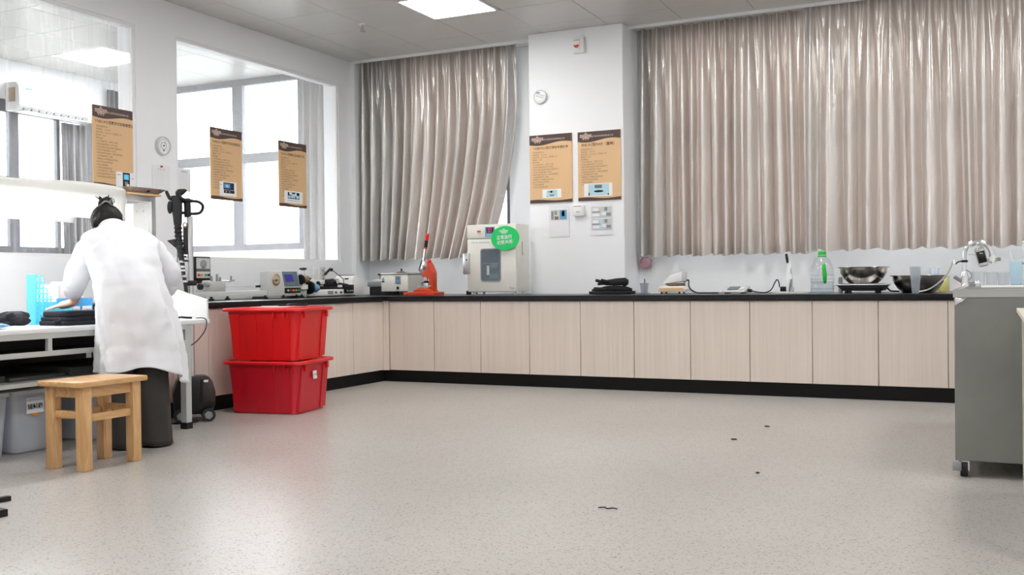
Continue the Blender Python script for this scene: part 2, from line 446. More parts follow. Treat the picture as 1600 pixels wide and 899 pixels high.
def text_mesh(lines, name='lettering', ext=.0006, bold=0.0):
    """lines: (string, size, x, z, align); lies in the xz plane facing -y, real letter geometry"""
    V = []; F = []
    for body, size, x, z, al in lines:
        cu = bpy.data.curves.new('t', 'FONT'); cu.body = body; cu.size = size; cu.align_x = al
        cu.resolution_u = 1; cu.extrude = 0; cu.offset = bold * size
        o = bpy.data.objects.new('t', cu); COL.objects.link(o)
        dg = bpy.context.evaluated_depsgraph_get()
        me = o.evaluated_get(dg).to_mesh()
        k = len(V)
        V += [(v.co.x + x, -ext, v.co.y + z) for v in me.vertices]
        F += [[k + i for i in p.vertices] for p in me.polygons]
        o.evaluated_get(dg).to_mesh_clear()
        bpy.data.objects.remove(o); bpy.data.curves.remove(cu)
    me = bpy.data.meshes.new(name); me.from_pydata(V, [], F); me.update()
    return me
def letters(parent, lines, m, loc=(0, 0, 0), rot=(0, 0, 0), name='lettering', ext=.0006, bold=0.0):
    me = text_mesh(lines, name, ext, bold); me.materials.append(MT[m])
    o = bpy.data.objects.new(name, me); COL.objects.link(o); o.parent = parent; o.location = loc; o.rotation_euler = rot
    return o

# ================================================================== THE SETTING
# room: x 0..8.8 (left wall at 0), y -11.3..0 (back wall plane at 0, curtain niches behind it to .25)
NX = -3.1             # far wall of the glazed room next door
XR, YF, YB = 8.8, -11.3, 0.25
struct('floor', B(NX - .2, XR + .2, YF - .2, YB + .25, -.12, 0), 'floor')
# left partition with two big glazed openings
w = MB()
G1 = (-7.2, -3.05); G2 = (-2.605, -.215); ZS, ZT = 1.15, 3.078
T = .20
for y0, y1, z0, z1 in ((YF, 0, 0, ZS), (YF, 0, ZT, HC), (YF, G1[0], ZS, ZT), (G1[1], G2[0], ZS, ZT), (G2[1], 0, ZS, ZT)):
    w.box(-T, 0, y0, y1, z0, z1)
w.box(-T, .0, 0, YB, 0, HC)
struct('wall_left', w, 'wall')
def inner_window(name, y0, y1, z0, z1, m):
    e = struct_empty(name, (0, (y0 + y1) / 2, z0))
    dy = (y1 - y0) / 2; h = z1 - z0; f = MB(); t = .028
    f.box(-.075, -.012, -dy, -dy + t, 0, h); f.box(-.075, -.012, dy - t, dy, 0, h)
    f.box(-.075, -.012, -dy + t, dy - t, 0, t); f.box(-.075, -.012, -dy + t, dy - t, h - t, h)
    obj('frame', f, 'trimw', e, sm=False)
    obj('pane', B(-.030, -.022, -dy + t, dy - t, t, h - t), m, e, sm=False)
    return e
inner_window('window_1', G1[0], G1[1], ZS, ZT, 'dirty')
inner_window('window_2', G2[0], G2[1], ZS, ZT, 'hazed')
# back wall: corner return, pillar, wall under and behind the curtains
wb = MB()
wb.box(-T, XR, YB, YB + .15, 0, 1.20)
wb.box(-T, .6, YB, YB + .15, 1.20, HC); wb.box(1.81, 3.42, YB, YB + .15, 1.20, HC); wb.box(6.9, XR, YB, YB + .15, 1.20, HC)
struct('wall_back', wb, 'wall')
struct('wall_corner', MB().box(0, .058, 0, .02, .0, HC).box(.040, .058, .02, YB, .0, HC), 'wall')
struct('wall_pillar', B(2.236, 3.212, -.18, YB, 0, HC, bev=.006, seg=1), 'wall')
struct('wall_right', B(XR, XR + .12, YF, YB + .15, 0, HC), 'wall')
struct('wall_front', B(-T, XR, YF - .12, YF, 0, HC), 'wall')
# ceiling: slab above and metal tiles as pieces
ceil = struct('ceiling', B(NX - .2, XR + .2, YF - .2, YB + .3, HC + .012, HC + .1), 'seam')
tile_me = B(-.5, .5, -.5, .5, 0, .014, bev=.004, seg=1).mesh('ceiling_tile'); tile_me.materials.append(MT['ceil'])
PT = .675
LIGHTS = [(2.0475 + i * 4 * PT, -1.4475 - j * 4 * PT) for i in range(3) for j in range(4)]
LIGHTN = [(-2.20, -1.43), (-2.20, -1.43 - 4 * PT), (-2.20, -1.43 - 8 * PT)]
def tiles(x0, x1, xs, y0, y1, ys, holes):
    gx = [x0] + [xs + i * PT for i in range(40) if x0 + .02 < xs + i * PT < x1 - .02] + [x1]
    gy = [y0] + sorted(ys - i * PT for i in range(40) if y0 + .02 < ys - i * PT < y1 - .02) + [y1]
    for a, b in zip(gx[:-1], gx[1:]):
        for c, d in zip(gy[:-1], gy[1:]):
            mx, my = (a + b) / 2, (c + d) / 2
            if any(abs(mx - hx) < .3 and abs(my - hy) < .3 for hx, hy in holes): continue
            o = bpy.data.objects.new('ceiling_tile', tile_me); COL.objects.link(o); o.parent = ceil
            o.location = (mx, my, HC); o.scale = (b - a - .004, d - c - .004, 1)
tiles(0, XR, .372, YF, .0, -.435, LIGHTS)
tiles(NX, -T, -2.535, YF, YB, -1.09, LIGHTN)
# narrow white edge along the curtain niches
tr = MB(); tr.box(.058, 2.236, -.012, .012, HC - .028, HC); tr.box(3.212, XR, -.012, .012, HC - .028, HC)
struct('trim_1', tr, 'trimw')
struct('trim_2', B(.058, XR, .012, YB, HC - .004, HC + .012), 'ceil')

def ceiling_light(x, y, label, group=None):
    t = thing('ceiling_light', label, 'lamp', (x, y, HC), 0, group)
    h = .335; f = MB()
    f.box(-h, h, -h, -h + .022, -.006, .02); f.box(-h, h, h - .022, h, -.006, .02)
    f.box(-h, -h + .022, -h + .022, h - .022, -.006, .02); f.box(h - .022, h, -h + .022, h - .022, -.006, .02)
    obj('frame', f, 'trimw', t, sm=False)
    obj('diffuser', B(-h + .022, h - .022, -h + .022, h - .022, .0, .012), 'lamp', t, sm=False)
    return t
for i, (x, y) in enumerate(LIGHTS):
    if i == 0: ceiling_light(x, y, 'bright square ceiling light panel above the room, beside the sprinkler')
    else: ceiling_light(x, y, 'square ceiling light panel outside the view, further into the room', 'ceiling panels out of view')
for i, (x, y) in enumerate(LIGHTN):
    if i == 0: ceiling_light(x, y, 'bright ceiling light panel in the glazed room, above the air conditioner')
    else: ceiling_light(x, y, 'ceiling light panel deeper in the glazed room next door', 'ceiling panels deep next door')

# black plinths under the cabinets
struct('baseboard_back', B(1.152, 7.0, -1.152, -1.13, 0, .107), 'plinth')
struct('baseboard_left', B(1.13, 1.152, -3.98, -1.13, 0, .107), 'plinth')

# ------------------------------------------------------------------ windows of the outer walls
def outer_window(name, y_or_x, axis, a0, a1, z0, z1, mull, bars, fw=.06, depth=.06, fm='frame'):
    """axis 'x': runs along x at y=y_or_x; axis 'y': runs along y at x=y_or_x"""
    e = struct_empty(name, (a0, y_or_x, z0) if axis == 'x' else (y_or_x, a0, z0))
    L, h = a1 - a0, z1 - z0
    def bx(a, b, c, d, dd=depth):
        return B(a, b, -dd / 2, dd / 2, c, d) if axis == 'x' else B(-dd / 2, dd / 2, a, b, c, d)
    fr = MB()
    for q in ((0, fw, 0, h), (L - fw, L, 0, h), (fw, L - fw, 0, fw), (fw, L - fw, h - fw, h)):
        if axis == 'x': fr.box(q[0], q[1], -depth / 2, depth / 2, q[2], q[3])
        else: fr.box(-depth / 2, depth / 2, q[0], q[1], q[2], q[3])
    obj('frame', fr, fm, e, sm=False)
    xs = [fw]
    for (m0, m1) in mull:
        obj('mullion', bx(m0 - a0, m1 - a0, fw, h - fw, depth * .9), fm, e, sm=False)
        xs += [m0 - a0, m1 - a0]
    xs.append(L - fw)
    for i in range(0, len(xs), 2):
        zz = [fw]
        for (b0, b1) in bars:
            obj('crossbar', bx(xs[i], xs[i + 1], b0 - z0, b1 - z0, depth * .8), fm, e, sm=False)
            zz += [b0 - z0, b1 - z0]
        zz.append(h - fw)
        for j in range(0, len(zz), 2):
            obj('pane', bx(xs[i], xs[i + 1], zz[j], zz[j + 1], .008), 'glass', e, sm=False)
    return e
outer_window('window_3', YB + .1, 'x', .6, 1.80, 1.2, HC, [(1.2, 1.28)], [(2.35, 2.42)])
outer_window('window_4', YB + .1, 'x', 3.42, 6.9, 1.2, HC, [(4.25, 4.33), (5.15, 5.23), (6.05, 6.13)], [(2.35, 2.42)])
# room next door: its back window wall, its outer side wall
nb = MB()
nb.box(NX, -T, YB - .13, YB + .02, 0, 1.325)
nb.box(NX - .15, NX, YF, YB + .02, 0, 1.235); nb.box(NX - .15, NX, YF, YB + .02, 2.93, HC)
nb.box(NX - .15, NX, -.72, YB + .02, 1.235, 2.93); nb.box(NX - .15, NX, YF, -6.5, 1.235, 2.93)
struct('wall_annex', nb, 'wall')
struct('wall_annex_front', B(NX, -T, YF - .12, YF, 0, HC), 'wall')
outer_window('window_5', YB - .06, 'x', NX, -T, 1.325, HC, [(-1.80, -1.65), (-.84, -.72)], [(2.36, 2.47)], fw=.075)
outer_window('window_6', NX - .05, 'y', -6.5, -.72, 1.235, 2.93, [(-4.6, -4.48), (-3.3, -3.18), (-2.45, -2.3), (-1.82, -1.70), (-1.215, -1.17)], [(2.03, 2.11)], fw=.13, fm='framed')

# outside: ground, pale blocks and two trees seen through the next room's windows
struct('ground', B(-90, 60, 2, 160, -4.2, -4), 'ground')
struct('ground_side', B(-90, -6, -40, 2, -4.2, -4), 'ground')
def far_block(x, y, sx, sy, h, label, nfl, ncol):
    t = thing('far_building', label, 'building', (x, y, -4))
    obj('walls', B(-sx / 2, sx / 2, -sy / 2, sy / 2, 0, h), 'concrete', t, sm=False)
    wm = B(-.7, .7, -.06, .06, 0, 1.5).mesh('window'); wm.materials.append(MT['concrete2'])
    for f in range(nfl):
        for c in range(ncol):
            o = bpy.data.objects.new('window', wm); COL.objects.link(o); o.parent = t
            o.location = (sx / 2 + .02, -sy / 2 + (c + .5) * sy / ncol, 1.5 + f * 3.2); o.rotation_euler.z = PI / 2
far_block(-52, 15, 12, 34, 9, 'pale low building beyond the trees outside the side window', 3, 9)
far_block(-60, -18, 12, 22, 8, 'pale distant building left of the trees outside the side window', 2, 6)
def tree(x, y, h, r, m, label):
    t = thing('tree', label, 'tree', (x, y, -4))
    obj('trunk', MB().cyl((0, 0, 0), (0, 0, h * .6), .18, .1, 10), 'bark', t)
    c = MB()
    for i in range(42):
        a, b_ = random.uniform(0, 2 * PI), random.uniform(-.9, 1)
        q = (r * .75 * math.cos(a) * math.sqrt(1 - b_ * b_ * .8), r * .75 * math.sin(a) * math.sqrt(1 - b_ * b_ * .8), h * .72 + b_ * h * .28)
        rr = r * random.uniform(.25, .42); c.ell(q, (rr, rr, rr * .8), 9, 6)
    o = obj('crown', c, m, t)
tree(-30, 6.2, 5.6, 1.6, 'leafy2', 'yellowish round tree outside the side window, left one')
tree(-30.5, 10.9, 6.0, 1.8, 'leafy', 'green round tree outside the side window, right one')

# ------------------------------------------------------------------ curtains
def curtain(name, label, x0, x1, yc, ztop, zbot, folds, m, amp=.058, parent_axis='x', xshape=None, seed=1, group=None, loc=(0, 0, 0), rotz=0, nz=60):
    g = np.random.default_rng(seed)
    L = x1 - x0; nx = folds * 28
    wds = g.uniform(.75, 1.3, folds); edges = np.concatenate([[0], np.cumsum(wds)]); edges = edges / edges[-1]
    fo = np.arange(folds + 1, dtype=float)
    amps = g.uniform(.7, 1.2, folds + 2); sk = g.uniform(-.5, .5, folds + 2); lean = g.normal(0, .012, folds + 2)
    us = np.linspace(0, 1, nx + 1); V = []; F = []
    for j in range(nz + 1):
        t = j / nz                      # 0 top .. 1 bottom
        z = ztop + (zbot - ztop) * t
        for i, u in enumerate(us):
            k = np.interp(u, edges, fo)
            fi = int(min(k, folds - 1)); fr = k - fi
            A = amps[fi] * (1 - fr) + amps[fi + 1] * fr
            ph = 2 * PI * k + sk[fi] * math.sin(PI * fr) * .6
            d = fr - .5
            sg = .12 + .13 * min(1, t / .35)
            # rounded ridge towards the room, flatter cloth between ridges, tight pleats at the heading
            y = -amp * A * (.55 + .45 * min(1, t / .35)) * (1.7 * math.exp(-(d / sg) ** 2) - .55)
            y += amp * .17 * math.sin(2 * ph + 1.3 * fi) * (.4 + .6 * t)
            y += .010 * math.cos(3 * ph) * max(0, 1 - t / .16)
            ripple = .006 * math.sin(5.3 * k + 9 * t + seed) * math.sin(7 * t + 2.1 * fi) * t
            x = x0 + L * u + (lean[fi] * (1 - fr) + lean[fi + 1] * fr) * t * 1.5 - .012 * math.sin(ph) * A
            if xshape: x = xshape(u, t, x)
            zz = z + (.010 * math.cos(ph + .5) + .006 * math.sin(2.3 * k)) * (t ** 6)
            V.append((x, yc + y + ripple, zz))
    n = nx + 1
    for j in range(nz):
        for i in range(nx):
            a = j * n + i
            F.append((a, a + 1, a + n + 1, a + n))
    me = bpy.data.meshes.new(name); me.from_pydata([tuple(map(float, v)) for v in V], [], F); me.update()
    me.materials.append(MT[m]); me.shade_smooth()
    uv = me.uv_layers.new(name='weave')     # u follows the drop of the cloth
    cs = np.empty(len(me.vertices) * 3); me.vertices.foreach_get('co', cs); cs = cs.reshape(-1, 3)
    li = np.empty(len(me.loops), dtype=int); me.loops.foreach_get('vertex_index', li)
    uv.data.foreach_set('uv', np.ascontiguousarray(cs[li][:, [2, 0]]).ravel())
    o = bpy.data.objects.new(name, me); COL.objects.link(o); o.location = loc; o.rotation_euler.z = rotz
    return tag(o, label, 'curtain', group)
def pull(u, t, x):     # right edge of the small curtain is drawn in towards its foot
    e = 1.965 - .35 * max(0, (t - .25) / .75) ** 1.8
    return .072 + (x - .072) * (e - .072) / (1.965 - .072)
curtain('curtain', 'satin beige curtain left of the white pillar, hem drawn in behind the incubator', .072, 1.965, .095, HC - .004, 1.175, 14, 'satin', xshape=pull, seed=3)
curtain('curtain', 'satin beige curtain right of the pillar, left panel above the balance', 3.235, 4.90, .165, HC - .004, 1.155, 14, 'satin', amp=.050, seed=5)
curtain('curtain', 'satin beige curtain on the right, panel above the steel basins and faucet', 4.83, 7.05, .045, HC - .004, 1.17, 15, 'satin', amp=.050, seed=8)
# grey curtains of the room next door
curtain('curtain', 'grey curtain behind the glass beside the third hanging poster', -.72, -.20, YB - .17, HC - .06, 1.17, 5, 'satin_g', amp=.03, seed=11, nz=30)
curtain('curtain', 'dark grey curtain next door under the air conditioner', 0, .34, 0, 2.765, 1.15, 4, 'satin_d', amp=.03, seed=12, loc=(NX + .07, -1.22, 0), rotz=PI / 2, nz=30)
curtain('curtain', 'dark grey curtain next door in the corner behind the first poster', 0, .50, 0, 3.24, 1.3, 5, 'satin_d', amp=.03, seed=13, loc=(NX + .07, -.56, 0), rotz=PI / 2, nz=30)

# air conditioner on the next room's side wall
t = thing('air_conditioner', 'white wall air conditioner seen through the left glass', 'air conditioner', (NX, -1.86, 2.80), PI / 2)
prof = [(0, 0), (-.15, -.0), (-.215, .05), (-.225, .10), (-.215, .25), (-.17, .30), (0, .305)]
obj('body', MB().prism(prof, 0, .96, 'yz', bev=.004), 'white', t)
obj('side_cap', MB().prism([(p[0] * .97 - .003, p[1] * .97 + .004) for p in prof], -.018, -.001, 'yz', bev=.003), 'lgrey', t)
obj('side_grille', B(-.022, -.0185, -.16, -.05, .09, .24), 'brownw', t, sm=False)
for k in range(9): obj('vent_slat', B(.06 + k * .095, .12 + k * .095, -.200, -.165, .005, .03), 'mgrey', t, sm=False)
obj('flap', B(.03, .93, -.225, -.12, -.018, -.006), 'white', t, sm=False)
obj('energy_sticker', B(.05, .14, -.226, -.2215, .13, .245), 'pw', t, sm=False)
obj('sticker_heading', B(.055, .135, -.228, -.2265, .215, .238), 'blue', t, sm=False)

# ------------------------------------------------------------------ cabinets and worktop
DR = 1.172
wt = MB()
wt.prism([(.003, -.009), (.003, -3.98), (1.20, -3.98), (1.20, -1.20), (7.0, -1.20), (7.0, YB - .006), (3.222, YB - .006), (3.222, -.190), (2.226, -.190), (2.226, YB - .006), (.068, YB - .006), (.068, -.009)],
         .757, .80, 'xy', bev=.005)
o = obj('worktop', wt, 'black'); tag(o, 'black resin worktop running along both walls over the cabinets', 'countertop')
def door_mb(wd, h): return B(0, wd, 0, .018, 0, h, bev=.0025, seg=1)
Z0, Z1 = .107, .755
def cabinet(label, loc, rotz, widths, depth=.5):
    t = thing('base_cabinet', label, 'cabinet', loc, rotz, 'pale wood base cabinets')
    L = sum(widths)
    c = MB(); c.box(.0015, L - .0015, .02, depth, 0, Z1 - Z0 - .001)
    obj('carcass', c, 'lam', t, sm=False)
    x = 0
    for wd in widths:
        obj('door', door_mb(wd - .004, Z1 - Z0 - .006), 'lam', t, loc=(x + .002, 0, .002)); x += wd
    return t
W = .4814; X0 = 1.2248
obj_f = obj('filler_strip', MB().box(1.172, 1.222, -1.186, -1.166, Z0, .772).box(1.166, 1.186, -1.205, -1.17, Z0, .772), 'lam', sm=False)
tag(obj_f, 'narrow pale wood filler strip in the inner corner of the cabinets', 'panel')
cabinet('single-door pale wood cabinet on the back wall, first from the inner corner', (X0, -1.172, Z0), 0, [W])
for k, lab in enumerate(('pale wood cabinet with two doors below the red lever press and incubator',
                         'pale wood cabinet with two doors below the white pillar',
                         'pale wood cabinet with two doors below the balance and flat grey meter',
                         'pale wood cabinet with two doors below the water jug and black cooker',
                         'pale wood cabinet at the far end of the row, beside the steel sink')):
    cabinet(lab, (X0 + W * (1 + 2 * k), -1.172, Z0), 0, [W, W])
yl = [-1.205, -1.684, -2.143, -2.602, -3.061, -3.52, -3.975]
cabinet('pale wood cabinet on the left run, between the inner corner and the red bins', (1.172, yl[2], Z0), PI / 2, [yl[1] - yl[2], yl[0] - yl[1]])
cabinet('pale wood cabinet on the left run, mostly hidden behind the red bins', (1.172, yl[4], Z0), PI / 2, [yl[3] - yl[4], yl[2] - yl[3]])
cabinet('pale wood cabinet on the left run, behind the garment steamer', (1.172, yl[6], Z0), PI / 2, [yl[5] - yl[6], yl[4] - yl[5]])

# ------------------------------------------------------------------ posters and small wall things
BODY = ['设备管理责任人：', '设备编号：ZX-0231', '校准日期：2023.04.12  有效期一年', '管理员：张工', '操作规程：']
STEP = ['1.打开电源开关，预热十分钟', '2.检查仪器是否处于水平状态', '3.按试样要求选择合适的压脚和压力', '4.将试样平整放置于工作台', '5.按启动键开始测试，等待读数稳定', '6.记录数据并取下试样',
        '7.重复以上步骤直至测试完成', '8.测试完毕后关闭电源', '9.清洁仪器表面', '10.填写设备使用记录']
def logo_mb(x, z, s):
    """a small wave-like emblem: linked arches with strokes reaching up in the middle and down beside it"""
    m = MB(); st = .050 * s
    ups = [.20, .20, .20, .20, .30, .40, .30, .20, .20, .20, .20]
    dns = [-.05, -.05, -.16, -.26, -.16, -.26, -.16, -.26, -.16, -.05, -.05]
    for i in range(11):
        cx = x + (i - 5) * .098 * s
        m.box(cx - st / 2, cx + st / 2, -.0012, -.0003, z + dns[i] * s, z + ups[i] * s)
    for i in (0, 2, 7, 9): m.box(x + (i - 5) * .098 * s, x + (i - 4) * .098 * s, -.0012, -.0003, z + .15 * s, z + .20 * s)
    for i in (4, 5): m.box(x + (i - 5) * .098 * s, x + (i - 4) * .098 * s, -.0012, -.0003, z - .05 * s, z - .0 * s)
    return m
def poster(label, title, loc, rotz, w_, h_, tsize, pic, hsp, nline, tilt=0):
    t = thing('hanging_poster', label, 'poster', loc, rotz, 'equipment instruction posters')
    t.rotation_euler = (0, tilt, rotz)
    obj('board', B(-w_ / 2, w_ / 2, 0, .010, 0, h_, bev=.001, seg=1), 'board', t, sm=False)
    n = 24
    wave = [(-w_ / 2 + w_ * i / n, h_ * (.862 + .020 * math.sin(2 * PI * (i / n) * .95 + 3.3) + .012 * (i / n))) for i in range(n + 1)]
    top = MB().prism([(w_ / 2, h_)] + [(-w_ / 2, h_)] + wave, -.0005, -.0001, 'xz')
    obj('header_band', top, 'brown', t, sm=False)
    wave2 = [(-w_ / 2 + w_ * i / n, h_ * (.040 + .010 * math.sin(2 * PI * (i / n) + .6))) for i in range(n + 1)]
    obj('footer_band', MB().prism([(w_ / 2, 0)] + list(reversed(wave2)) + [(-w_ / 2, 0)], -.0005, -.0001, 'xz'), 'brown', t, sm=False)
    obj('emblem', logo_mb(-w_ * .31, h_ * .925, w_ * .26), 'logo', t, sm=False)
    letters(t, [('浙江纺织检测科技有限公司', w_ * .042, -w_ * .17, h_ * .918, 'LEFT')], 'logo', name='company_line', ext=.0012)
    letters(t, [(title, tsize, 0, h_ * .79, 'CENTER')], 'ink', name='title', bold=.016)
    ls = []; z = h_ * .735; d = h_ * .0365
    for i, s in enumerate((BODY + STEP + STEP)[:nline]):
        ls.append((s, h_ * .0265, -w_ * .43, z - i * d, 'LEFT'))
    letters(t, ls, 'inkl', name='body_text')
    px0, px1, pz0, pz1 = hsp
    px0, px1, pz0, pz1 = px0 * w_, px1 * w_, pz0 * h_, pz1 * h_
    ph = obj('photo', B(px0, px1, -.0012, -.0002, pz0, pz1), 'pw', t, sm=False)
    pw, phh = px1 - px0, pz1 - pz0
    q = lambda a, b, c, d2, m, k=0, nm='photo_detail': obj(nm, B(px0 + a * pw, px0 + b * pw, -.0018 - .0004 * k, -.0011, pz0 + c * phh, pz0 + d2 * phh), m, ph, sm=False)
    if pic == 'gauge':
        q(.36, .74, .05, .97, 'bk'); q(.42, .68, .5, .85, 'cyanlcd', 1); q(.46, .64, .1, .38, 'mgrey', 1); q(.56, .7, -.0, .22, 'pw', 2); q(.05, .25, .78, .82, 'mgrey'); q(.82, .96, .6, .64, 'mgrey')
    elif pic == 'panel':
        q(.22, .86, .44, .94, 'navy'); q(.26, .62, .55, .86, 'blue', 1); q(.38, .5, .62, .78, 'lblue', 2); q(.24, .88, .2, .42, 'bk'); q(.34, .42, .28, .33, 'lgrey', 1); q(.55, .62, .28, .33, 'lgrey', 1); q(.02, .12, .75, .8, 'mgrey')
    elif pic == 'four':
        q(.18, .82, .36, .9, 'navy'); q(.2, .34, .42, .62, 'lblue', 1); q(.36, .58, .42, .78, 'lblue', 1); q(.58, .66, .6, .86, 'pw', 1); q(.64, .8, .42, .66, 'lblue', 1); q(.26, .4, .7, .88, 'pw', 1); q(.15, .8, .2, .23, 'mgrey')
    elif pic == 'oven':
        q(.22, .8, .12, .9, 'lblue'); q(.42, .54, .58, .82, 'bk', 1); q(.32, .39, .66, .76, 'bk', 1); q(.38, .62, .16, .40, 'mgrey', 1); q(.22, .30, .1, .2, 'mgrey', 1); q(.6, .62, .55, .85, 'mgrey', 1)
    else:
        q(.16, .88, .06, .94, 'lgrey'); q(.2, .85, .1, .9, 'lblue', 1); q(.38, .64, .62, .88, 'teal', 2); q(.16, .2, .06, .3, 'bk', 2); q(.84, .88, .06, .2, 'bk', 2)
        obj('photo_slot', MB().prism([(px0 + pw * (.52 + .17 * math.cos(a * PI / 8)), pz0 + phh * (.38 + .09 * math.sin(a * PI / 8))) for a in range(16)], -.0030, -.0022, 'xz'), 'bk', ph, sm=False)
    return t
poster('tan instruction poster on the far left glass, beside the round thermometer', 'YG(B)141D型数字式织物厚度仪', (-.013, -3.267, 1.717), PI / 2, .434, .640, .0285, 'gauge', (.02, .46, .02, .21), 18)
poster('tan instruction poster in the middle of the second glass, with a dark screen photo', 'YG(B)331C型数字式纱线捻度仪', (-.013, -1.965, 1.705), PI / 2, .42, .652, .0275, 'panel', (-.23, .30, .06, .26), 17)
poster('tan instruction poster nearest the curtain on the second glass', 'YG207L-II型智能式全自动硬挺仪', (-.013, -.996, 1.70), PI / 2, .44, .652, .0265, 'four', (-.32, .34, .06, .245), 17)
poster('tan instruction poster on the pillar, left of the pair', 'YG(B)902G型汗渍色牢度烘箱', (2.468, -.192, 1.690), 0, .449, .664, .029, 'oven', (-.20, .24, .07, .195), 15)
poster('tan instruction poster on the pillar, right of the pair', 'PHS-3C型PH计（雷磁）', (2.970, -.192, 1.690), 0, .434, .660, .034, 'ph', (-.36, .30, .06, .245), 15, tilt=0)

def wall_dial(label, loc, rotz, r, cat, kind):
    t = thing('thermometer' if kind == 'thermo' else 'round_sensor', label, cat, loc, rotz)
    rot = Matrix.Rotation(PI / 2, 4, 'X')
    def lz(prof, n=32): return MB().lathe(prof, n=n).xf(rot)
    obj('case', lz([(r, 0), (r, .018), (r * .96, .026), (r * .86, .026), (r * .84, .018)]), 'alu' if kind == 'thermo' else 'lgrey', t)
    obj('dial', lz([(r * .85, .0), (r * .85, .0185)]), 'pw', t)
    if kind == 'thermo':
        h = MB()
        for k in range(24):
            a = math.radians(-140 + 280 * k / 23)
            h.box(-.0008, .0008, -.0195, -.0186, r * .62, r * .74)
            bmesh.ops.rotate(h.bm, cent=(0, 0, 0), matrix=Matrix.Rotation(a, 3, 'Y'), verts=h.bm.verts[-8:])
        obj('tick_marks', h, 'ink', t, sm=False)
        obj('inner_ring', lz([(r * .40, .018), (r * .40, .0195), (r * .36, .0195), (r * .36, .018)], 24), 'ink', t)
        obj('hub', lz([(.006, .018), (.006, .023)], 12), 'bk', t)
        n_ = B(-.0012, .0012, -.021, -.0198, -.008, r * .6)
        bmesh.ops.rotate(n_.bm, cent=(0, 0, 0), matrix=Matrix.Rotation(.5, 3, 'Y'), verts=n_.bm.verts)
        obj('needle', n_, 'redb', t, sm=False)
        obj('lower_dot', MB().cyl((0, -.0185, -r * .5), (0, -.021, -r * .5), .007, n=12), 'bk', t)
    else:
        for a in (0, 1):
            g = B(-.045, .045, -.024, -.0186, -.006 + a * .02, .004 + a * .02, bev=.002)
            bmesh.ops.rotate(g.bm, cent=(0, -.02, 0), matrix=Matrix.Rotation(.35, 3, 'Y'), verts=g.bm.verts)
            obj('rib', g, 'lgrey', t)
        obj('window', B(-.04, .0, -.022, -.0186, .034, .046), 'mgrey', t, sm=False)
        obj('lower_cover', MB().prism(rrect(-.042, .042, -.05, -.02, .014), -.025, -.0186, 'xz', bev=.002), 'white', t)
    return t
wall_dial('round silver dial thermometer on the wall between the two glass panes', (.001, -2.772, 2.110), PI / 2, .080, 'thermometer', 'thermo')
wall_dial('round white sensor on the pillar above the left poster', (2.366, -.181, 2.727), 0, .070, 'sensor', 'round')
t = thing('fire_alarm', 'white fire alarm box with red lens high on the pillar', 'alarm', (2.779, -.181, 3.108))
obj('housing', B(-.056, .056, -.045, 0, 0, .15, bev=.006), 'white', t)
obj('front_cover', B(-.042, .022, -.056, -.0445, .02, .135, bev=.006), 'white', t)
obj('red_lens', MB().prism([(.028 * math.cos(a) - .010, .072 + .030 * math.sin(a)) for a in [-PI * k / 12 for k in range(13)]], -.064, -.055, 'xz', bev=.003), 'redb', t)
obj('grille', B(-.034, .014, -.0575, -.0555, .115, .121), 'mgrey', t, sm=False)
t = thing('thermostat', 'small white thermostat box on the pillar between two papers', 'thermostat', (2.760, -.181, 1.548))
obj('case', B(-.056, .056, -.045, 0, 0, .10, bev=.007), 'white', t)
obj('front_plate', B(-.045, .040, -.0475, -.0445, .025, .085, bev=.002), 'pw', t)
obj('vent', B(-.042, .035, -.0475, -.0445, .088, .094), 'mgrey', t, sm=False)
obj('emblem', B(-.018, .022, -.0485, -.047, .033, .04), 'mgrey', t, sm=False)
def paper_sheet(label, loc, rotz, w_, h_, m='paper'):
    t = thing('paper_sheet', label, 'paper', loc, rotz)
    obj('sheet', B(-w_ / 2, w_ / 2, -.0042, -.0034, 0, h_), m, t, sm=False)
    return t
t = paper_sheet('white sheet with one photo, below the left pillar poster', (2.547, -.181, 1.353), 0, .212, .306)
ph = obj('photo', B(-.085, .085, -.0075, -.0055, .165, .262), 'lgrey', t, sm=False)
for a, b, c, d, m in ((.01, .08, .172, .258, 'blue'), (.03, .06, .2, .25, 'lblue'), (-.08, -.055, .17, .25, 'mgrey'), (-.045, -.02, .215, .255, 'mgrey'), (-.045, -.005, .17, .2, 'brownw')):
    obj('photo_detail', B(a, b, -.0085, -.0070, c, d), m, ph, sm=False)
t = paper_sheet('white sheet with two photos, below the right pillar poster', (2.986, -.181, 1.358), 0, .223, .307)
for z in (.17, .055):
    ph = obj('photo', B(-.10, .10, -.0075, -.0055, z, z + .10), 'lgrey', t, sm=False)
    for a, b, c, d, m in ((-.09, -.02, .01, .035, 'paper'), (-.095, -.01, .045, .055, 'mgrey'), (.0, .045, .02, .05, 'paper'), (.03, .06, .06, .095, 'mgrey'), (.05, .095, .01, .04, 'mgrey'), (-.09, -.03, .06, .09, 'paper')):
        obj('photo_detail', B(a, b, -.0085, -.0070, z + c, z + d), m, ph, sm=False)
    if z < .1: obj('photo_detail', B(-.012, .008, -.0090, -.0070, z, z + .1), 'lblue', ph, sm=False)
t = paper_sheet('printed sheet under a red pin, on the wall below the thermometer', (.001, -2.79, 1.728), PI / 2, .20, .214)
obj('pin', MB().cyl((0, -.002, .205), (0, -.02, .205), .010, .007, 12), 'redb', t)
letters(t, [('月  份  记  录', .014, 0, .175, 'CENTER')] + [('—  —  —  —  —  —', .012, -.085, .155 - .018 * i, 'LEFT') for i in range(7)], 'inkl', loc=(0, -.006, 0), name='printed_rows')
t = paper_sheet('faint sheet taped behind the second glass, next to its left edge', (-.021, -2.50, 1.745), PI / 2, .15, .20)
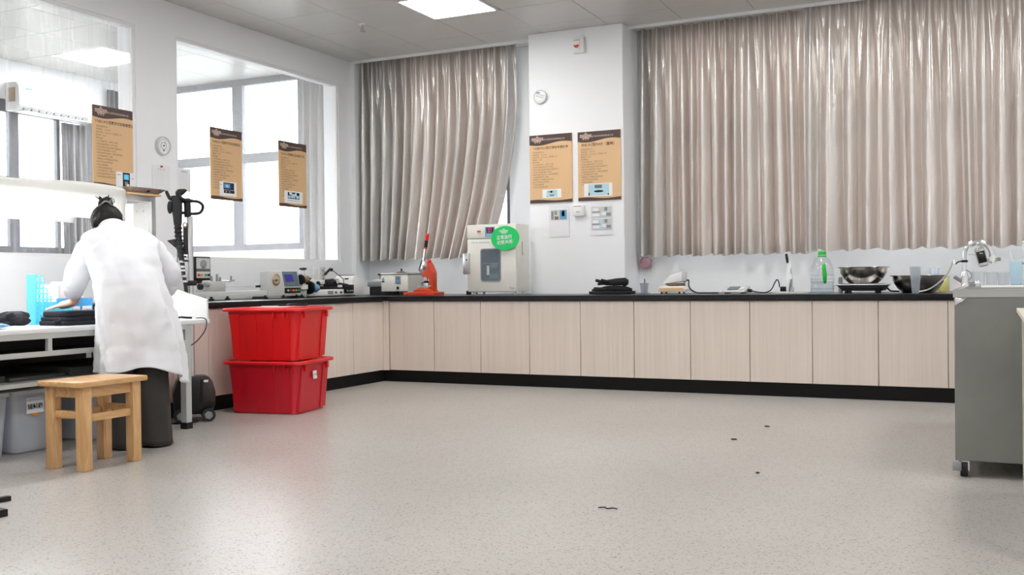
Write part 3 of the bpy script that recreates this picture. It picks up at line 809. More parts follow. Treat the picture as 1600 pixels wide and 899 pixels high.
letters(t, [('使用登记表', .016, 0, .165, 'CENTER')] + [('—————————', .010, -.06, .145 - .015 * i, 'LEFT') for i in range(8)], 'inkl', loc=(0, -.006, 0), name='printed_rows')

# sprinkler
t = thing('fire_sprinkler', 'small chrome sprinkler head on the ceiling beside the light panel', 'sprinkler', (1.031, -1.276, HC))
obj('escutcheon', MB().lathe([(.030, 0), (.028, -.006), (.012, -.010)], n=20), 'chrome', t)
obj('stem', MB().cyl((0, 0, -.008), (0, 0, -.035), .008, n=12), 'chrome', t)
for s in (-1, 1): obj('yoke_arm', MB().tube([(s * .006, 0, -.03), (s * .022, 0, -.045), (s * .010, 0, -.062)], .004, 8), 'chrome', t)
obj('bulb', MB().cyl((0, 0, -.035), (0, 0, -.060), .004, n=8), 'redb', t)
df = MB()
for k in range(8):
    a = k * PI / 4
    df.box(-.005, .005, .008, .030, -.068, -.065)
    bmesh.ops.rotate(df.bm, cent=(0, 0, 0), matrix=Matrix.Rotation(a, 3, 'Z'), verts=df.bm.verts[-8:])
df.cyl((0, 0, -.069), (0, 0, -.062), .012, n=12)
obj('deflector', df, 'chrome', t)

# ================================================================== RED BINS
def red_bin(label, z, tagged, pl='red'):
    t = thing('storage_bin', label, 'bin', (1.355, -3.527, z), math.radians(9.6), 'stacked red plastic bins')
    Wt, Dt, H, tp = .56, .48, .375, .035
    def ring(z_, k, r=.06, n=6):
        g = tp * (1 - k)
        return [(p[0], p[1], z_) for p in rrect(g - tp + .02, Wt - g + tp - .02, g - tp + .02, Dt - g + tp - .02, r, n)]
    b = MB(); b.loft([ring(0, -.0, .05), ring(.008, .03, .06), ring(H - .05, .85), ring(H - .012, 1)], True, True)
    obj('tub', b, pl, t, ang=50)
    # ribs standing proud of the front and of the right side
    def slope(k): return tp * (1 - k)
    for (a, bb) in ((.03, .10), (.15, .24), (.30, .37), (.42, .50)):
        r_ = MB()
        y0 = slope(.05) - tp + .02; y1 = slope(.88) - tp + .02
        x0b, x1b, x0t, x1t = a + .008, bb - .008, a, bb
        r_.loft([[(x0b, y0 - .006, .012), (x1b, y0 - .006, .012), (x1b, y0 + .02, .012), (x0b, y0 + .02, .012)], [(x0t, y1 - .006, H - .045), (x1t, y1 - .006, H - .045), (x1t, y1 + .02, H - .045), (x0t, y1 + .02, H - .045)]])
        obj('rib', r_, pl, t, sm=False)
    for (a, bb) in ((.03, .09), (.36, .44)):
        r_ = MB(); x0 = Wt + tp - .02 - slope(.05); x1 = Wt + tp - .02 - slope(.88)
        r_.loft([[(x0 - .02, a, .012), (x0 + .006, a, .012), (x0 + .006, bb, .012), (x0 - .02, bb, .012)], [(x1 - .02, a, H - .045), (x1 + .006, a, H - .045), (x1 + .006, bb, H - .045), (x1 - .02, bb, H - .045)]])
        obj('rib', r_, pl, t, sm=False)
    for x in (.38, .46, .54): obj('clip_tab', B(x, x + .012, -.032, -.016, H - .075, H - .03), 'red', t, sm=False)
    for y in (.06, .40): obj('clip_tab', B(Wt + .012, Wt + .030, y, y + .025, H - .075, H - .03), 'red', t, sm=False)
    lid = MB()
    def lr(z_, g, r): return [(p[0], p[1], z_) for p in rrect(-.045 - g, Wt + .045 + g, -.045 - g, Dt + .045 + g, r, 7)]
    lid.loft([lr(H - .024, -.002, .07), lr(H - .022, .0, .07), lr(H - .006, .0, .07), lr(H, -.006, .066), lr(H, -.03, .05), lr(H - .008, -.036, .05)])
    obj('lid', lid, 'red', t, ang=50)
    obj('lid_panel', B(.12, Wt - .12, .10, Dt - .10, H - .0085, H + .003, bev=.004), 'red', t)
    if tagged:
        lb = obj('paper_label', B(.0, .055, -.0025, 0, 0, .058), 'pw', t, sm=False)
        lb.location = (Wt + .0215, .19, .235); lb.rotation_euler = (math.radians(-4.5), 0, PI / 2)
        letters(lb, [('原料箱', .0165, .0275, .024, 'CENTER')], 'ink', loc=(0, -.0028, 0), name='label_text')
    return t
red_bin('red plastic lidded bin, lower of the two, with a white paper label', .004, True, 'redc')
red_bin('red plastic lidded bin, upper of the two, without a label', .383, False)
o = obj('paper_scrap', B(-.06, .06, -.02, .02, 0, .004), 'pw', sm=False); o.location = (1.52, -3.25, .764); o.rotation_euler.z = .4
tag(o, 'small white paper scrap lying on the upper red bin lid', 'paper')
o = obj('cable_coil', MB().tube([(-.12, 0, .006), (-.06, .03, .006), (0, -.02, .01), (.06, .03, .006), (.13, 0, .008), (.06, -.03, .012), (-.03, .0, .014)], .006, 8), 'bk')
o.location = (1.63, -3.14, .764); o.rotation_euler.z = .2
tag(o, 'black cable lying on the lid of the upper red bin', 'cable')

# ================================================================== STOOL
t = thing('wooden_stool', 'varnished pale wooden stool standing behind the person in the white coat', 'stool', (2.106, -5.388, 0))
sx, sy, l = .108, .161, .056
obj('seat', B(-.156, .156, -.219, .219, .424, .452, bev=.006), 'wood', t)
for a in (-1, 1):
    for b in (-1, 1):
        obj('leg', B(a * sx - l / 2, a * sx + l / 2, b * sy - l / 2, b * sy + l / 2, 0, .424, bev=.004), 'woodv', t)
for a in (-1, 1):
    obj('apron', B(a * sx - .010, a * sx + .012, -sy + l / 2, sy - l / 2, .368, .424, bev=.002), 'wood', t)
    obj('stretcher', B(a * sx - .012, a * sx + .012, -sy + l / 2, sy - l / 2, .245, .283, bev=.003), 'wood', t)
    obj('apron', B(-sx + l / 2, sx - l / 2, a * sy - .011, a * sy + .011, .368, .424, bev=.002), 'wood', t)
    obj('stretcher', B(-sx + l / 2, sx - l / 2, a * sy - .012, a * sy + .012, .265 if a > 0 else .262, .300, bev=.003), 'wood', t)

# ================================================================== INSPECTION TABLE WITH LIGHT BOOTH
TY0, TY1, TX0, TX1, TZ = -7.5, -4.035, .72, 1.66, .703
t = thing('inspection_table', 'grey metal inspection table with white top and a lit canopy overhead', 'table', (0, 0, 0))
obj('table_top', B(TX0, TX1, TY0, TY1, TZ - .028, TZ, bev=.004), 'ttop', t)
for y in (-4.225, -5.9, -7.4):
    for x in (1.60, .80):
        lg = obj('leg', B(x, x + .05, y - .025, y + .025, .04, TZ - .028, bev=.003, seg=1), 'tgrey', t, sm=False)
        obj('foot_cap', B(x - .002, x + .052, y - .027, y + .027, 0, .04), 'bk', lg, sm=False)
obj('front_rail', B(1.615, 1.655, TY0 + .1, -4.25, .645, TZ - .028), 'tgrey', t, sm=False)
obj('front_rail', B(1.625, 1.655, TY0 + .1, -4.25, .548, .576), 'tgrey', t, sm=False)
obj('side_rail', B(.85, 1.60, -4.245, -4.205, .645, TZ - .028), 'tgrey', t, sm=False)
obj('side_rail', B(.85, 1.60, -4.24, -4.21, .548, .576), 'tgrey', t, sm=False)
for y in (-5.277, -6.4): obj('divider', B(1.628, 1.652, y - .013, y + .013, .576, .645), 'tgrey', t, sm=False)
obj('back_board', B(.74, .755, TY0 + .1, -4.25, .02, TZ - .03), 'dark', t, sm=False)
obj('drawer_floor', B(.80, 1.62, TY0 + .1, -4.25, .552, .558), 'dark', t, sm=False)
obj('drawer_back', B(1.10, 1.11, TY0 + .1, -4.25, .558, .67), 'dark', t, sm=False)
obj('lower_shelf', B(.80, 1.63, TY0 + .1, -4.25, .388, .412), 'tgrey', t, sm=False)
# booth
for (x, y) in ((1.155, -4.035), (.80, -4.035), (1.155, -7.3), (.80, -7.3)):
    obj('booth_post', B(x - .018, x + .018, y - .018, y + .018, TZ, 1.53), 'alu', t, sm=False)
obj('booth_rail', B(1.137, 1.173, -7.3, -4.02, 1.50, 1.535), 'alu', t, sm=False)
obj('booth_rail', B(.782, .818, -7.3, -4.02, 1.50, 1.535), 'alu', t, sm=False)
obj('booth_rail', B(.78, 1.175, -4.055, -4.02, 1.50, 1.535), 'alu', t, sm=False)
pl = obj('booth_end_panel', B(1.00, 1.135, -4.045, -4.037, TZ, 1.49), 'white', t, sm=False)
for x in (1.03, 1.09): obj('screw', MB().cyl((x, -4.046, 1.44), (x, -4.05, 1.44), .006, n=10), 'alu', pl)
obj('side_panel', MB().prism([(1.655, TZ), (1.655, .832), (1.37, .905), (.83, 1.04), (.83, TZ)], -4.060, -4.045, 'xz'), 'white', t, sm=False)
for y in (-5.0, -6.2):
    lp = obj('lamp_housing', B(1.00, 1.10, y - .58, y + .58, 1.455, 1.50, bev=.006), 'white', t)
    obj('lamp_tube', MB().cyl((1.05, y - .55, 1.437), (1.05, y + .55, 1.437), .016, n=12), 'tube', lp)
# draped white cover
def cover():
    V = []; F = []
    path = [(.72, 1.36), (.735, 1.45), (.76, 1.57), (.83, 1.592), (.95, 1.588), (1.08, 1.588), (1.165, 1.578), (1.198, 1.556), (1.194, 1.520), (1.206, 1.502), (1.196, 1.478), (1.194, 1.43), (1.196, 1.357)]
    ny = 70; g = random.Random(3)
    for i in range(ny + 1):
        y = -7.35 + (-4.30 + 7.35) * i / ny
        for k, (x, z) in enumerate(path):
            wv = .010 * math.sin(y * 3.1 + k * .5) + .006 * math.sin(y * 7.7 + k)
            V.append((x + (wv * .6 if k in (0, 1, 8, 9, 10, 11, 12) else 0), y, z + (wv * .8 if 2 <= k <= 6 else 0) + (.004 * math.sin(y * 2.2) if k in (0, 12) else 0) + (.006 * math.sin(y * 1.3 + k) if k in (8, 9, 10) else 0)))
    m = len(path)
    for i in range(ny):
        for k in range(m - 1): a = i * m + k; F.append((a, a + 1, a + m + 1, a + m))
    me = bpy.data.meshes.new('booth_cover'); me.from_pydata(V, [], F); me.update(); return me
MT['sheetw'] = clear('white_sheet', (1, 1, 1), .02, .4, milk=.95, milkcol=(.88, .88, .86))
o = obj('booth_cover', cover(), 'sheetw', None, ang=60); tag(o, 'white sheet draped over the top of the inspection table canopy', 'sheet')
md = o.modifiers.new('thick', 'SOLIDIFY'); md.thickness = .002
o = obj('plywood_board', B(.78, 1.20, -4.29, -3.99, 1.537, 1.55, bev=.002), 'board'); tag(o, 'thin plywood board on the right end of the booth frame', 'board')
t = thing('metal_tray', 'shallow grey metal tray lying on the plywood board', 'tray', (.99, -4.12, 1.551), 0)
obj('tray_body', MB().loft([[(p[0], p[1], z) for p in rrect(-.19 - g, .19 + g, -.13 - g, .13 + g, .02, 4)] for z, g in ((0, 0), (.03, .035), (.034, .04), (.034, .034), (.006, 0))]), 'alu', t)
obj('knob', MB().cyl((.235, -.02, .012), (.25, -.02, .012), .008, n=10), 'bk', t)

# things on the table
t = thing('file_rack', 'pale cyan grid file rack with a sloped side, on the inspection table', 'file rack', (1.205, -5.005, TZ + .002), PI / 2)
def grid_side(x):
    m = MB(); H0, H1, L_ = .30, .115, .26
    prof = lambda u: H0 if u < .05 else (H0 - (H0 - H1) * min(1, ((u - .05) / .09)) ** .7 if u < .14 else H1)
    for k in range(9):
        z = .012 + k * .034
        L2 = max([u for u in np.linspace(0, L_, 60) if prof(u) >= z] + [0])
        if L2 > .02: m.box(0, L2, x - .002, x + .002, z - .004, z + .004)
    for u in np.linspace(.004, L_ - .004, 11): m.box(u - .003, u + .003, x - .0025, x + .0025, 0, prof(u))
    return m
for x in (0, .035, .07): obj('grid_side', grid_side(x), 'cyan', t, sm=False)
obj('grid_back', B(-.006, 0, -.002, .072, 0, .30), 'cyan', t, sm=False)
obj('base', B(-.004, .262, -.002, .072, -.001, .004), 'cyan', t, sm=False)
obj('front_lip', B(.258, .263, -.002, .072, .0, .115), 'cyan', t, sm=False)
t = thing('file_rack', 'bright blue file rack behind the folded dark garment', 'file rack', (1.12, -4.79, TZ + .002), PI / 2)
for u in (.0, .09, .18, .27): obj('side_panel', B(u, u + .004, 0, .2, 0, .13), 'bluep', t, sm=False)
obj('front_panel', B(0, .274, -.004, 0, .0, .15), 'bluep', t, sm=False)
obj('base', B(0, .274, 0, .2, 0, .004), 'bluep', t, sm=False)
for k in range(3): letters(obj('paper_label', B(.012 + k * .09, .082 + k * .09, -.0065, -.0045, .05, .10), 'pw', t, sm=False), [('不锈钢', .02, .047 + k * .09, .066, 'CENTER')], 'ink', loc=(0, -.0068, 0), name='label_text')
for k, (u, m, h, lab) in enumerate(((.02, 'pw', .23, 'white folder standing in the blue file rack'), (.11, 'pinkp', .25, 'pale pink folder standing in the blue file rack'), (.165, 'maroon', .235, 'dark red binder standing in the blue file rack'), (.20, 'pw', .22, 'thick white binder at the right end of the blue file rack'))):
    o = obj('folder', B(0, .022 if m != 'maroon' else .012, 0, .17, 0, h, bev=.002, seg=1), m, sm=False); o.location = (1.11, -4.79 + u, TZ + .0065); o.rotation_euler.z = PI / 2
    tag(o, lab, 'folder', 'folders in the blue rack')
def cloth_lump(sx, sy, sz, seed, n=28, m=14, flat=.55, fold=.10):
    g = random.Random(seed); ph = [g.uniform(0, 6.28) for _ in range(8)]
    rings = []
    for j in range(1, m):
        th = PI * j / m; rr = []
        for i in range(n):
            p = 2 * PI * i / n
            k = 1 + fold * math.sin(3 * p + ph[0] + 2 * th) + fold * .6 * math.sin(5 * p + ph[1] - 3 * th) + fold * .4 * math.sin(9 * p + ph[2] + 5 * th)
            s_ = math.sin(th) ** flat; c_ = math.cos(th)
            e = abs(math.cos(p)) ** .6 * (1 if math.cos(p) > 0 else -1); f_ = abs(math.sin(p)) ** .6 * (1 if math.sin(p) > 0 else -1)
            rr.append((sx * s_ * e * k, sy * s_ * f_ * k, sz * .5 * (1 - c_ * (1 + fold * .5 * math.sin(4 * p + ph[3]))) * 1.0))
        rings.append(rr)
    mb = MB().loft(rings)
    for v in mb.bm.verts: v.co.z = max(v.co.z, .001)
    return mb
# folded dark garment under the hand
t = thing('folded_garment', 'thick folded navy black garment on the table under the person\'s hand', 'garment', (1.44, -4.93, TZ + .001), PI / 2)
def fold_layer(x0, x1, y0, y1, z0, z1, seed):
    g = random.Random(seed); mb = MB(); rings = []
    base = rrect(x0, x1, y0, y1, .03, 6)
    mz = (z0 + z1) / 2; h = (z1 - z0) / 2
    for k in range(9):
        a = -PI / 2 + PI * k / 8
        ins = -(1 - math.cos(a)) * h * .8 * (-1)
        cx, cy = (x0 + x1) / 2, (y0 + y1) / 2
        rings.append([(cx + (p[0] - cx) * (1 - ins * 2.2), cy + (p[1] - cy) * (1 - ins * 2.2), mz + h * math.sin(a) + .004 * math.sin(18 * p[0] + seed) * (1 if k > 4 else 0)) for p in base])
    return mb.loft(rings)
for k, (z0, z1, d) in enumerate(((0, .028, 0), (.026, .052, .006), (.050, .082, .014))):
    obj('cloth_layer', fold_layer(-.155 + d, .24 - d, -.10 + d, .13 - d, z0, z1, k), 'navyc', t)
obj('strap', MB().tube([(-.19, -.05, .012), (-.17, -.03, .02), (-.15, -.06, .03), (-.13, -.02, .05)], .009, 8), 'navyc', t)
t = thing('dark_cloth', 'crumpled dark cloth with straps at the left of the table', 'garment', (1.28, -5.21, TZ + .002), 1.9)
obj('cloth', cloth_lump(.09, .06, .085, 5, fold=.16), 'navyc', t)
obj('strap', MB().tube([(-.08, -.02, .02), (-.13, .0, .012), (-.16, -.03, .018), (-.21, -.01, .010)], .010, 8), 'navyc', t)
obj('strap', MB().tube([(-.06, .03, .03), (-.10, .05, .05), (-.13, .03, .02)], .007, 8), 'navyc', t)
for k, (x, y, r, lab) in enumerate(((1.50, -5.33, .1, 'white paper sheet at the front edge of the inspection table'), (1.36, -5.40, -.2, 'white paper sheet under the crumpled dark cloth'))):
    o = obj('paper_sheet', B(-.105, .105, -.15, .15, 0, .0025), 'pw', sm=False); o.location = (x, y, TZ + .001 + .003 * k); o.rotation_euler.z = r
    tag(o, lab, 'paper')
o = obj('blue_cloth', cloth_lump(.05, .12, .028, 9, fold=.12), 'blue'); o.location = (1.50, -5.56, TZ + .006); tag(o, 'blue and white cloth bundle at the left edge of the view on the table', 'cloth')
o = obj('cable_bundle', MB().tube([(-.06, 0, .008), (-.03, .02, .012), (0, -.01, .010), (.03, .015, .012), (.06, 0, .008), (.09, -.02, .006)], .007, 8), 'bk'); o.location = (1.50, -4.16, TZ + .003); o.rotation_euler.z = PI / 2 - .3
tag(o, 'short black cable bundle on the right end of the inspection table', 'cable')
o = obj('hanging_cable', MB().tube([(1.60, -4.10, .712), (1.672, -4.09, .705), (1.680, -4.10, .64), (1.66, -4.15, .57), (1.62, -4.19, .53), (1.55, -4.19, .52)], .0035, 8), 'bk'); tag(o, 'thin black cable hanging off the right end of the inspection table', 'cable')
# on the lower shelf
for k, (x, y, a, b, h, lab) in enumerate(((1.28, -4.75, .26, .30, .05, 'dark flat box on the table\'s lower shelf, behind the person'), (1.25, -5.27, .28, .19, .022, 'black flat board on the lower shelf behind the stool'), (1.26, -5.72, .28, .24, .035, 'dark flat folder on the lower shelf at the left edge of the view'))):
    o = obj('flat_box', B(-a, a, -b, b, 0, h, bev=.004), 'dark'); o.location = (x, y, .413); o.rotation_euler.z = .05 * k; tag(o, lab, 'box')
# clear boxes under the shelf
def clear_box(y0, y1, label, lab):
    t = thing('storage_box', label, 'box', (1.47, (y0 + y1) / 2, .006), PI / 2, 'frosted boxes under the table')
    w_ = (y1 - y0) / 2; H = .335
    R_ = lambda z, g, r=.03: [(p[0], p[1], z) for p in rrect(-w_ + g, w_ - g, .0 + g, .40 - g, r, 5)]
    obj('tub', MB().loft([R_(0, .022), R_(H, .0), R_(H, .004), R_(.006, .026)], False, True), 'boxp', t)
    obj('lid', MB().loft([R_(H - .012, -.008), R_(H + .010, -.008), R_(H + .016, .004)]), 'lgrey', t)
    obj('handle_rib', B(-.05, .05, -.016, -.002, H - .05, H - .03, bev=.003), 'boxp', t)
    obj('contents', B(-w_ + .04, w_ - .04, .045, .36, .012, .22, bev=.03), 'white', t)
    if lab == 'text':
        p = obj('paper_label', B(-.050, .062, -.004, -.002, .215, .285), 'pw', t, sm=False)
        letters(p, [('辅料箱', .033, .006, .240, 'CENTER')], 'bk', loc=(0, -.0045, 0), name='label_text', bold=.018)
        obj('orange_mark', MB().prism([(.006 + .026 * math.cos(-PI * k / 10), .214 + .014 * math.sin(-PI * k / 10)) for k in range(11)], -.004, -.002, 'xz'), 'orange', t, sm=False)
    if lab == 'form':
        p = obj('paper_form', B(-.055, .055, -.004, -.002, .17, .30), 'pw', t, sm=False)
        letters(p, [('领用登记', .012, 0, .28, 'CENTER')] + [('— — — — — —', .010, -.045, .265 - .014 * i, 'LEFT') for i in range(6)], 'inkl', loc=(0, -.0045, 0), name='form_rows')
clear_box(-5.655, -5.395, 'frosted storage box under the table, cut by the left edge of the view', None)
clear_box(-5.372, -5.112, 'frosted storage box labelled 辅料箱 under the table behind the stool', 'text')
clear_box(-4.87, -4.61, 'frosted storage box with a paper form, seen between the stool legs', 'form')

# black steel foot frame at the lower left edge
t = thing('floor_stand', 'black steel foot frame lying at the left edge of the floor', 'stand', (2.48, -6.17, 0), -.17)
obj('foot_bar', B(-.03, .0, -1.0, 0, .0, .022, bev=.002), 'bk', t)
obj('foot_bar', B(.20, .275, -1.2, -.16, .0, .030, bev=.002), 'bk', t)
obj('top_plate', B(.205, .262, -1.18, -.19, .0302, .033), 'lgrey', t, sm=False)
obj('cross_bar', B(.0, .2, -.98, -.93, .0, .022), 'bk', t, sm=False)

# ================================================================== GARMENT STEAMER
t = thing('garment_steamer', 'black garment steamer on wheels with pole and hose, beside the table end', 'steamer', (1.375, -3.908, 0), math.radians(46))
# local x = to the right along the room diagonal; z up
bd = MB()
sil = [(-.12, .05), (.11, .05), (.145, .10), (.15, .20), (.125, .285), (.09, .305), (-.05, .305), (-.10, .29), (-.13, .20)]
bd.prism(sil, -.10, .10, 'xz', bev=.02)
obj('body', bd, 'bk', t)
obj('water_tank', MB().prism([(.045, .13), (.140, .13), (.145, .20), (.128, .27), (.10, .292), (.05, .292)], -.115, -.096, 'xz', bev=.01), 'smoke', t)
obj('tank_cap', B(.07, .10, -.121, -.108, .268, .284, bev=.003), 'white', t)
for y in (-.112, .112):
    for x in (.10, -.08):
        wh = MB().cyl((x, y - .016, .045), (x, y + .016, .045), .045, n=28)
        w_ = obj('wheel', wh, 'rub', t)
        obj('hub', MB().cyl((x, y - .019, .045), (x, y + .019, .045), .028, n=6), 'mgrey', w_)
obj('pole', MB().cyl((.0, .02, .29), (0.0, .02, 1.40), .021, n=20), 'alu', t)
obj('pole_sleeve', MB().cyl((-.012, .02, 1.395), (-.016, .02, 1.525), .024, n=20), 'bk', t)
obj('pole_clamp', B(-.035, .04, -.012, .05, .925, .96, bev=.004), 'bk', t)
obj('support_rod', MB().cyl((-.088, .02, .29), (-.088, .02, 1.14), .008, n=12), 'alu', t)
obj('rod_clamp', B(-.102, -.074, .006, .034, .965, 1.0, bev=.003), 'bk', t)
obj('hanger_loop', MB().tube([(-.06, .02, 1.50), (.0, .02, 1.505), (.05, .02, 1.505), (.083, .02, 1.485), (.086, .02, 1.455), (.062, .02, 1.425), (.0, .02, 1.42), (-.055, .02, 1.428)], .011, 10), 'bk', t)
obj('steam_head', MB().prism([(-.095, 1.565), (-.075, 1.585), (-.03, 1.588), (-.012, 1.578), (-.03, 1.556), (-.06, 1.535), (-.085, 1.53)], -.03, .03, 'xz', bev=.012), 'bk', t)
obj('head_prong', MB().tube([(-.09, 0, 1.51), (-.125, 0, 1.52), (-.142, 0, 1.55), (-.150, 0, 1.572)], [.014, .013, .012, .010], 10), 'bk', t)
obj('head_clip', MB().tube([(-.075, -.02, 1.565), (-.055, -.03, 1.525), (-.02, -.03, 1.508), (.02, -.02, 1.508)], .010, 10), 'bk', t)
obj('grip', MB().tube([(-.085, 0, 1.54), (-.082, 0, 1.47), (-.080, 0, 1.41), (-.078, 0, 1.34)], [.034, .036, .032, .026], 14), 'bkm', t)
obj('trigger_bump', MB().ell((-.128, 0, 1.46), (.018, .02, .045)), 'bkm', t)
hp = [(-.078, 0, 1.345), (-.074, 0, 1.26), (-.066, -.005, 1.17), (-.055, -.01, 1.09), (-.045, -.015, 1.0), (-.034, -.02, .92), (-.028, -.03, .80), (-.03, -.04, .60), (-.06, -.05, .42), (-.06, -.05, .30)]
obj('hose', MB().tube(hp, [.024, .023, .022, .017, .013, .013, .013, .013, .013, .013], 12), 'bkm', t)
rg = MB()
for k in range(9):
    z = 1.32 - k * .028; x = -.078 + .004 * k * k * .12
    rg.lathe([(.0265, -.006), (.029, 0), (.0265, .006)], (x + .002, -.001, z), 14)
obj('hose_rib', rg, 'bk', t)
for k, z in enumerate((1.09, 1.055, 1.03, .99, .955)): obj('hose_fitting', MB().lathe([(.0185, -.007), (.0185, .007)], (-.056 + (1.09 - z) * .16, -.010 - (1.09 - z) * .05, z), 14), 'chrome', t)
obj('bracket', B(-.045, -.012, .0, .035, 1.14, 1.335, bev=.006), 'bkm', t)
obj('bracket_wing', MB().prism([(-.15, 1.235), (-.10, 1.245), (-.04, 1.225), (-.06, 1.16), (-.10, 1.19)], .0, .03, 'xz', bev=.005), 'bkm', t)
obj('brass_ring', MB().tube([(-.035, -.01, 1.36), (-.02, -.01, 1.345), (-.03, -.01, 1.325), (-.045, -.01, 1.34), (-.035, -.01, 1.36)], .005, 8), 'brownw', t)
obj('power_cord', MB().tube([(-.10, 0, .06), (-.16, -.06, .008), (-.12, -.16, .008), (-.02, -.16, .008), (.03, -.125, .012)], .007, 8), 'bk', t)

# ================================================================== LEFT COUNTER INSTRUMENTS (local x along the wall, -y towards the room)
CZ = .801
t = thing('twist_tester', 'long light grey yarn twist tester with a blue screen on the left worktop', 'instrument', (.60, -2.90, CZ), PI / 2)
obj('base_rail', B(-.02, 1.30, 0, .20, .016, .072, bev=.004), 'lgrey', t)
obj('rail_rod', MB().cyl((.28, .08, .108), (.78, .08, .108), .006, n=10), 'chrome', t)
obj('rod_tip', MB().cyl((.68, .08, .108), (.80, .08, .112), .010, .014, n=10), 'bk', t)
for u in (.03, .22, .70, .95, 1.13, 1.21): obj('foot_knob', MB().lathe([(.022, 0), (.024, .012), (.010, .016), (.010, .03)], (u, .02 - .03, 0), 14), 'bk', t)
obj('recess', B(.54, .70, -.008, .002, .0, .022, bev=.003), 'bkm', t)
obj('rating_plate', B(.80, .90, -.003, .001, .018, .050), 'mgrey', t, sm=False)
ch = obj('sliding_block', B(.07, .21, .0, .13, .072, .155, bev=.004), 'creamd', t)
obj('chuck', MB().cyl((.03, .06, .125), (.08, .06, .125), .018, n=14), 'mgrey', ch)
obj('chuck_wheel', MB().cyl((-.03, .06, .112), (-.01, .06, .112), .026, n=16), 'bk', ch)
obj('spindle', MB().cyl((-.02, .06, .112), (.06, .06, .112), .007, n=10), 'chrome', ch)
for u, z in ((.10, .20), (.165, .215), (.20, .19)): obj('thumb_screw', MB().cyl((u, .05, .15), (u, .05, z), .012, .009, n=12), 'mgrey', ch)
obj('lever', MB().tube([(.19, .03, .16), (.27, .02, .155), (.34, .02, .165)], .006, 8), 'chrome', ch)
obj('lever_pin', MB().cyl((.30, .02, .155), (.30, .02, .20), .008, n=10), 'mgrey', ch)
hd = obj('control_head', MB().prism([(.735, .02), (1.20, .02), (1.155, .240), (.735, .240)], -.01, .08, 'xz', bev=.004), 'lgrey', t)
rot = Matrix.Rotation(PI / 2, 4, 'X')
def ringy(x, z, y, r, t_=.004): return MB().lathe([(r, 0), (r, .006), (r - t_, .006), (r - t_, 0)], n=28).xf(Matrix.Translation((x, y, z)) @ rot)
obj('dial_ring', ringy(.845, .165, -.010, .056), 'board', hd)
obj('dial_hub', MB().cyl((.845, -.01, .16), (.845, -.03, .16), .010, n=14), 'brownw', hd)
obj('dial_pointer', B(.79, .845, -.018, -.012, .158, .164), 'brownw', hd, sm=False)
pn = obj('screen_panel', MB().prism([(.965, .105), (1.17, .105), (1.135, .238), (.93, .238)], -.014, -.0102, 'xz'), 'teal', hd, sm=False)
obj('screen', MB().prism([(.975, .148), (1.09, .148), (1.07, .212), (.955, .212)], -.017, -.0142, 'xz'), 'bluelcd', pn, sm=False)
for k in range(3): obj('soft_key', B(1.0 + k * .04, 1.016 + k * .04, -.017, -.0142, .122, .132), 'mgrey', pn, sm=False)
bp_ = obj('button_strip', B(.965, 1.185, -.016, -.0102, .045, .092), 'bk', hd, sm=False)
for k, m in enumerate(('lgrey', 'redb', 'orgb', 'orgb', 'grnb')): obj('button', MB().cyl((1.0 + k * .038, -.016, .068), (1.0 + k * .038, -.026, .068), .010, n=12), m, bp_)
obj('clamp_column', B(1.20, 1.33, .03, .16, .0, .222, bev=.004), 'lgrey', t)
obj('spool', MB().cyl((1.19, -.02, .165), (1.28, -.02, .165), .036, n=20), 'brownw', t)
obj('spool_flange', MB().cyl((1.183, -.02, .165), (1.192, -.02, .165), .046, n=20), 'bk', t)
obj('clamp_screw', MB().cyl((1.235, -.01, .195), (1.235, -.01, .255), .012, n=12), 'chrome', t)
obj('clamp_knob', MB().lathe([(.012, 0), (.034, .008), (.034, .022), (.014, .028)], (1.235, -.01, .25), 8), 'bk', t)
obj('clamp_block', B(1.20, 1.28, -.03, .04, .075, .12, bev=.003), 'white', t)

t = thing('control_box', 'black control box with grey dial face on a stem, left end of the worktop', 'instrument', (.37, -2.815, CZ), PI / 2)
obj('housing', B(0, .205, .0, .075, .165, .365, bev=.008), 'bk', t)
fp = obj('upper_face', B(.035, .19, -.003, .001, .262, .352), 'lgrey', t, sm=False)
obj('dial', MB().lathe([(.034, 0), (.034, .008), (.028, .012)], n=28).xf(Matrix.Translation((.112, -.003, .303)) @ rot), 'mgrey', fp)
for u, z in ((.055, .34), (.165, .34), (.055, .318), (.165, .318), (.11, .345)): obj('printed_mark', B(u - .008, u + .008, -.0042, -.003, z - .002, z + .002), 'mgrey', fp, sm=False)
obj('label_strip', B(.035, .19, -.003, .001, .248, .256), 'teal', t, sm=False)
fp = obj('lower_face', B(.035, .19, -.003, .001, .185, .24), 'lgrey', t, sm=False)
for u, m in ((.055, 'redb'), (.092, 'orgb'), (.137, 'grnb'), (.172, 'bk')): obj('button', MB().cyl((u, -.003, .21), (u, -.014, .21), .011, n=14), m, fp)
obj('collar', B(.05, .12, .01, .065, .140, .168, bev=.004), 'bk', t)
obj('stem', MB().cyl((.085, .035, .02), (.085, .035, .145), .012, n=14), 'lgrey', t)
obj('clamp_wheel', MB().cyl((.06, .035, .055), (.11, .035, .055), .022, n=12), 'mgrey', t)
obj('foot', MB().lathe([(.05, 0), (.05, .012), (.016, .02)], (.085, .035, 0), 20), 'lgrey', t)

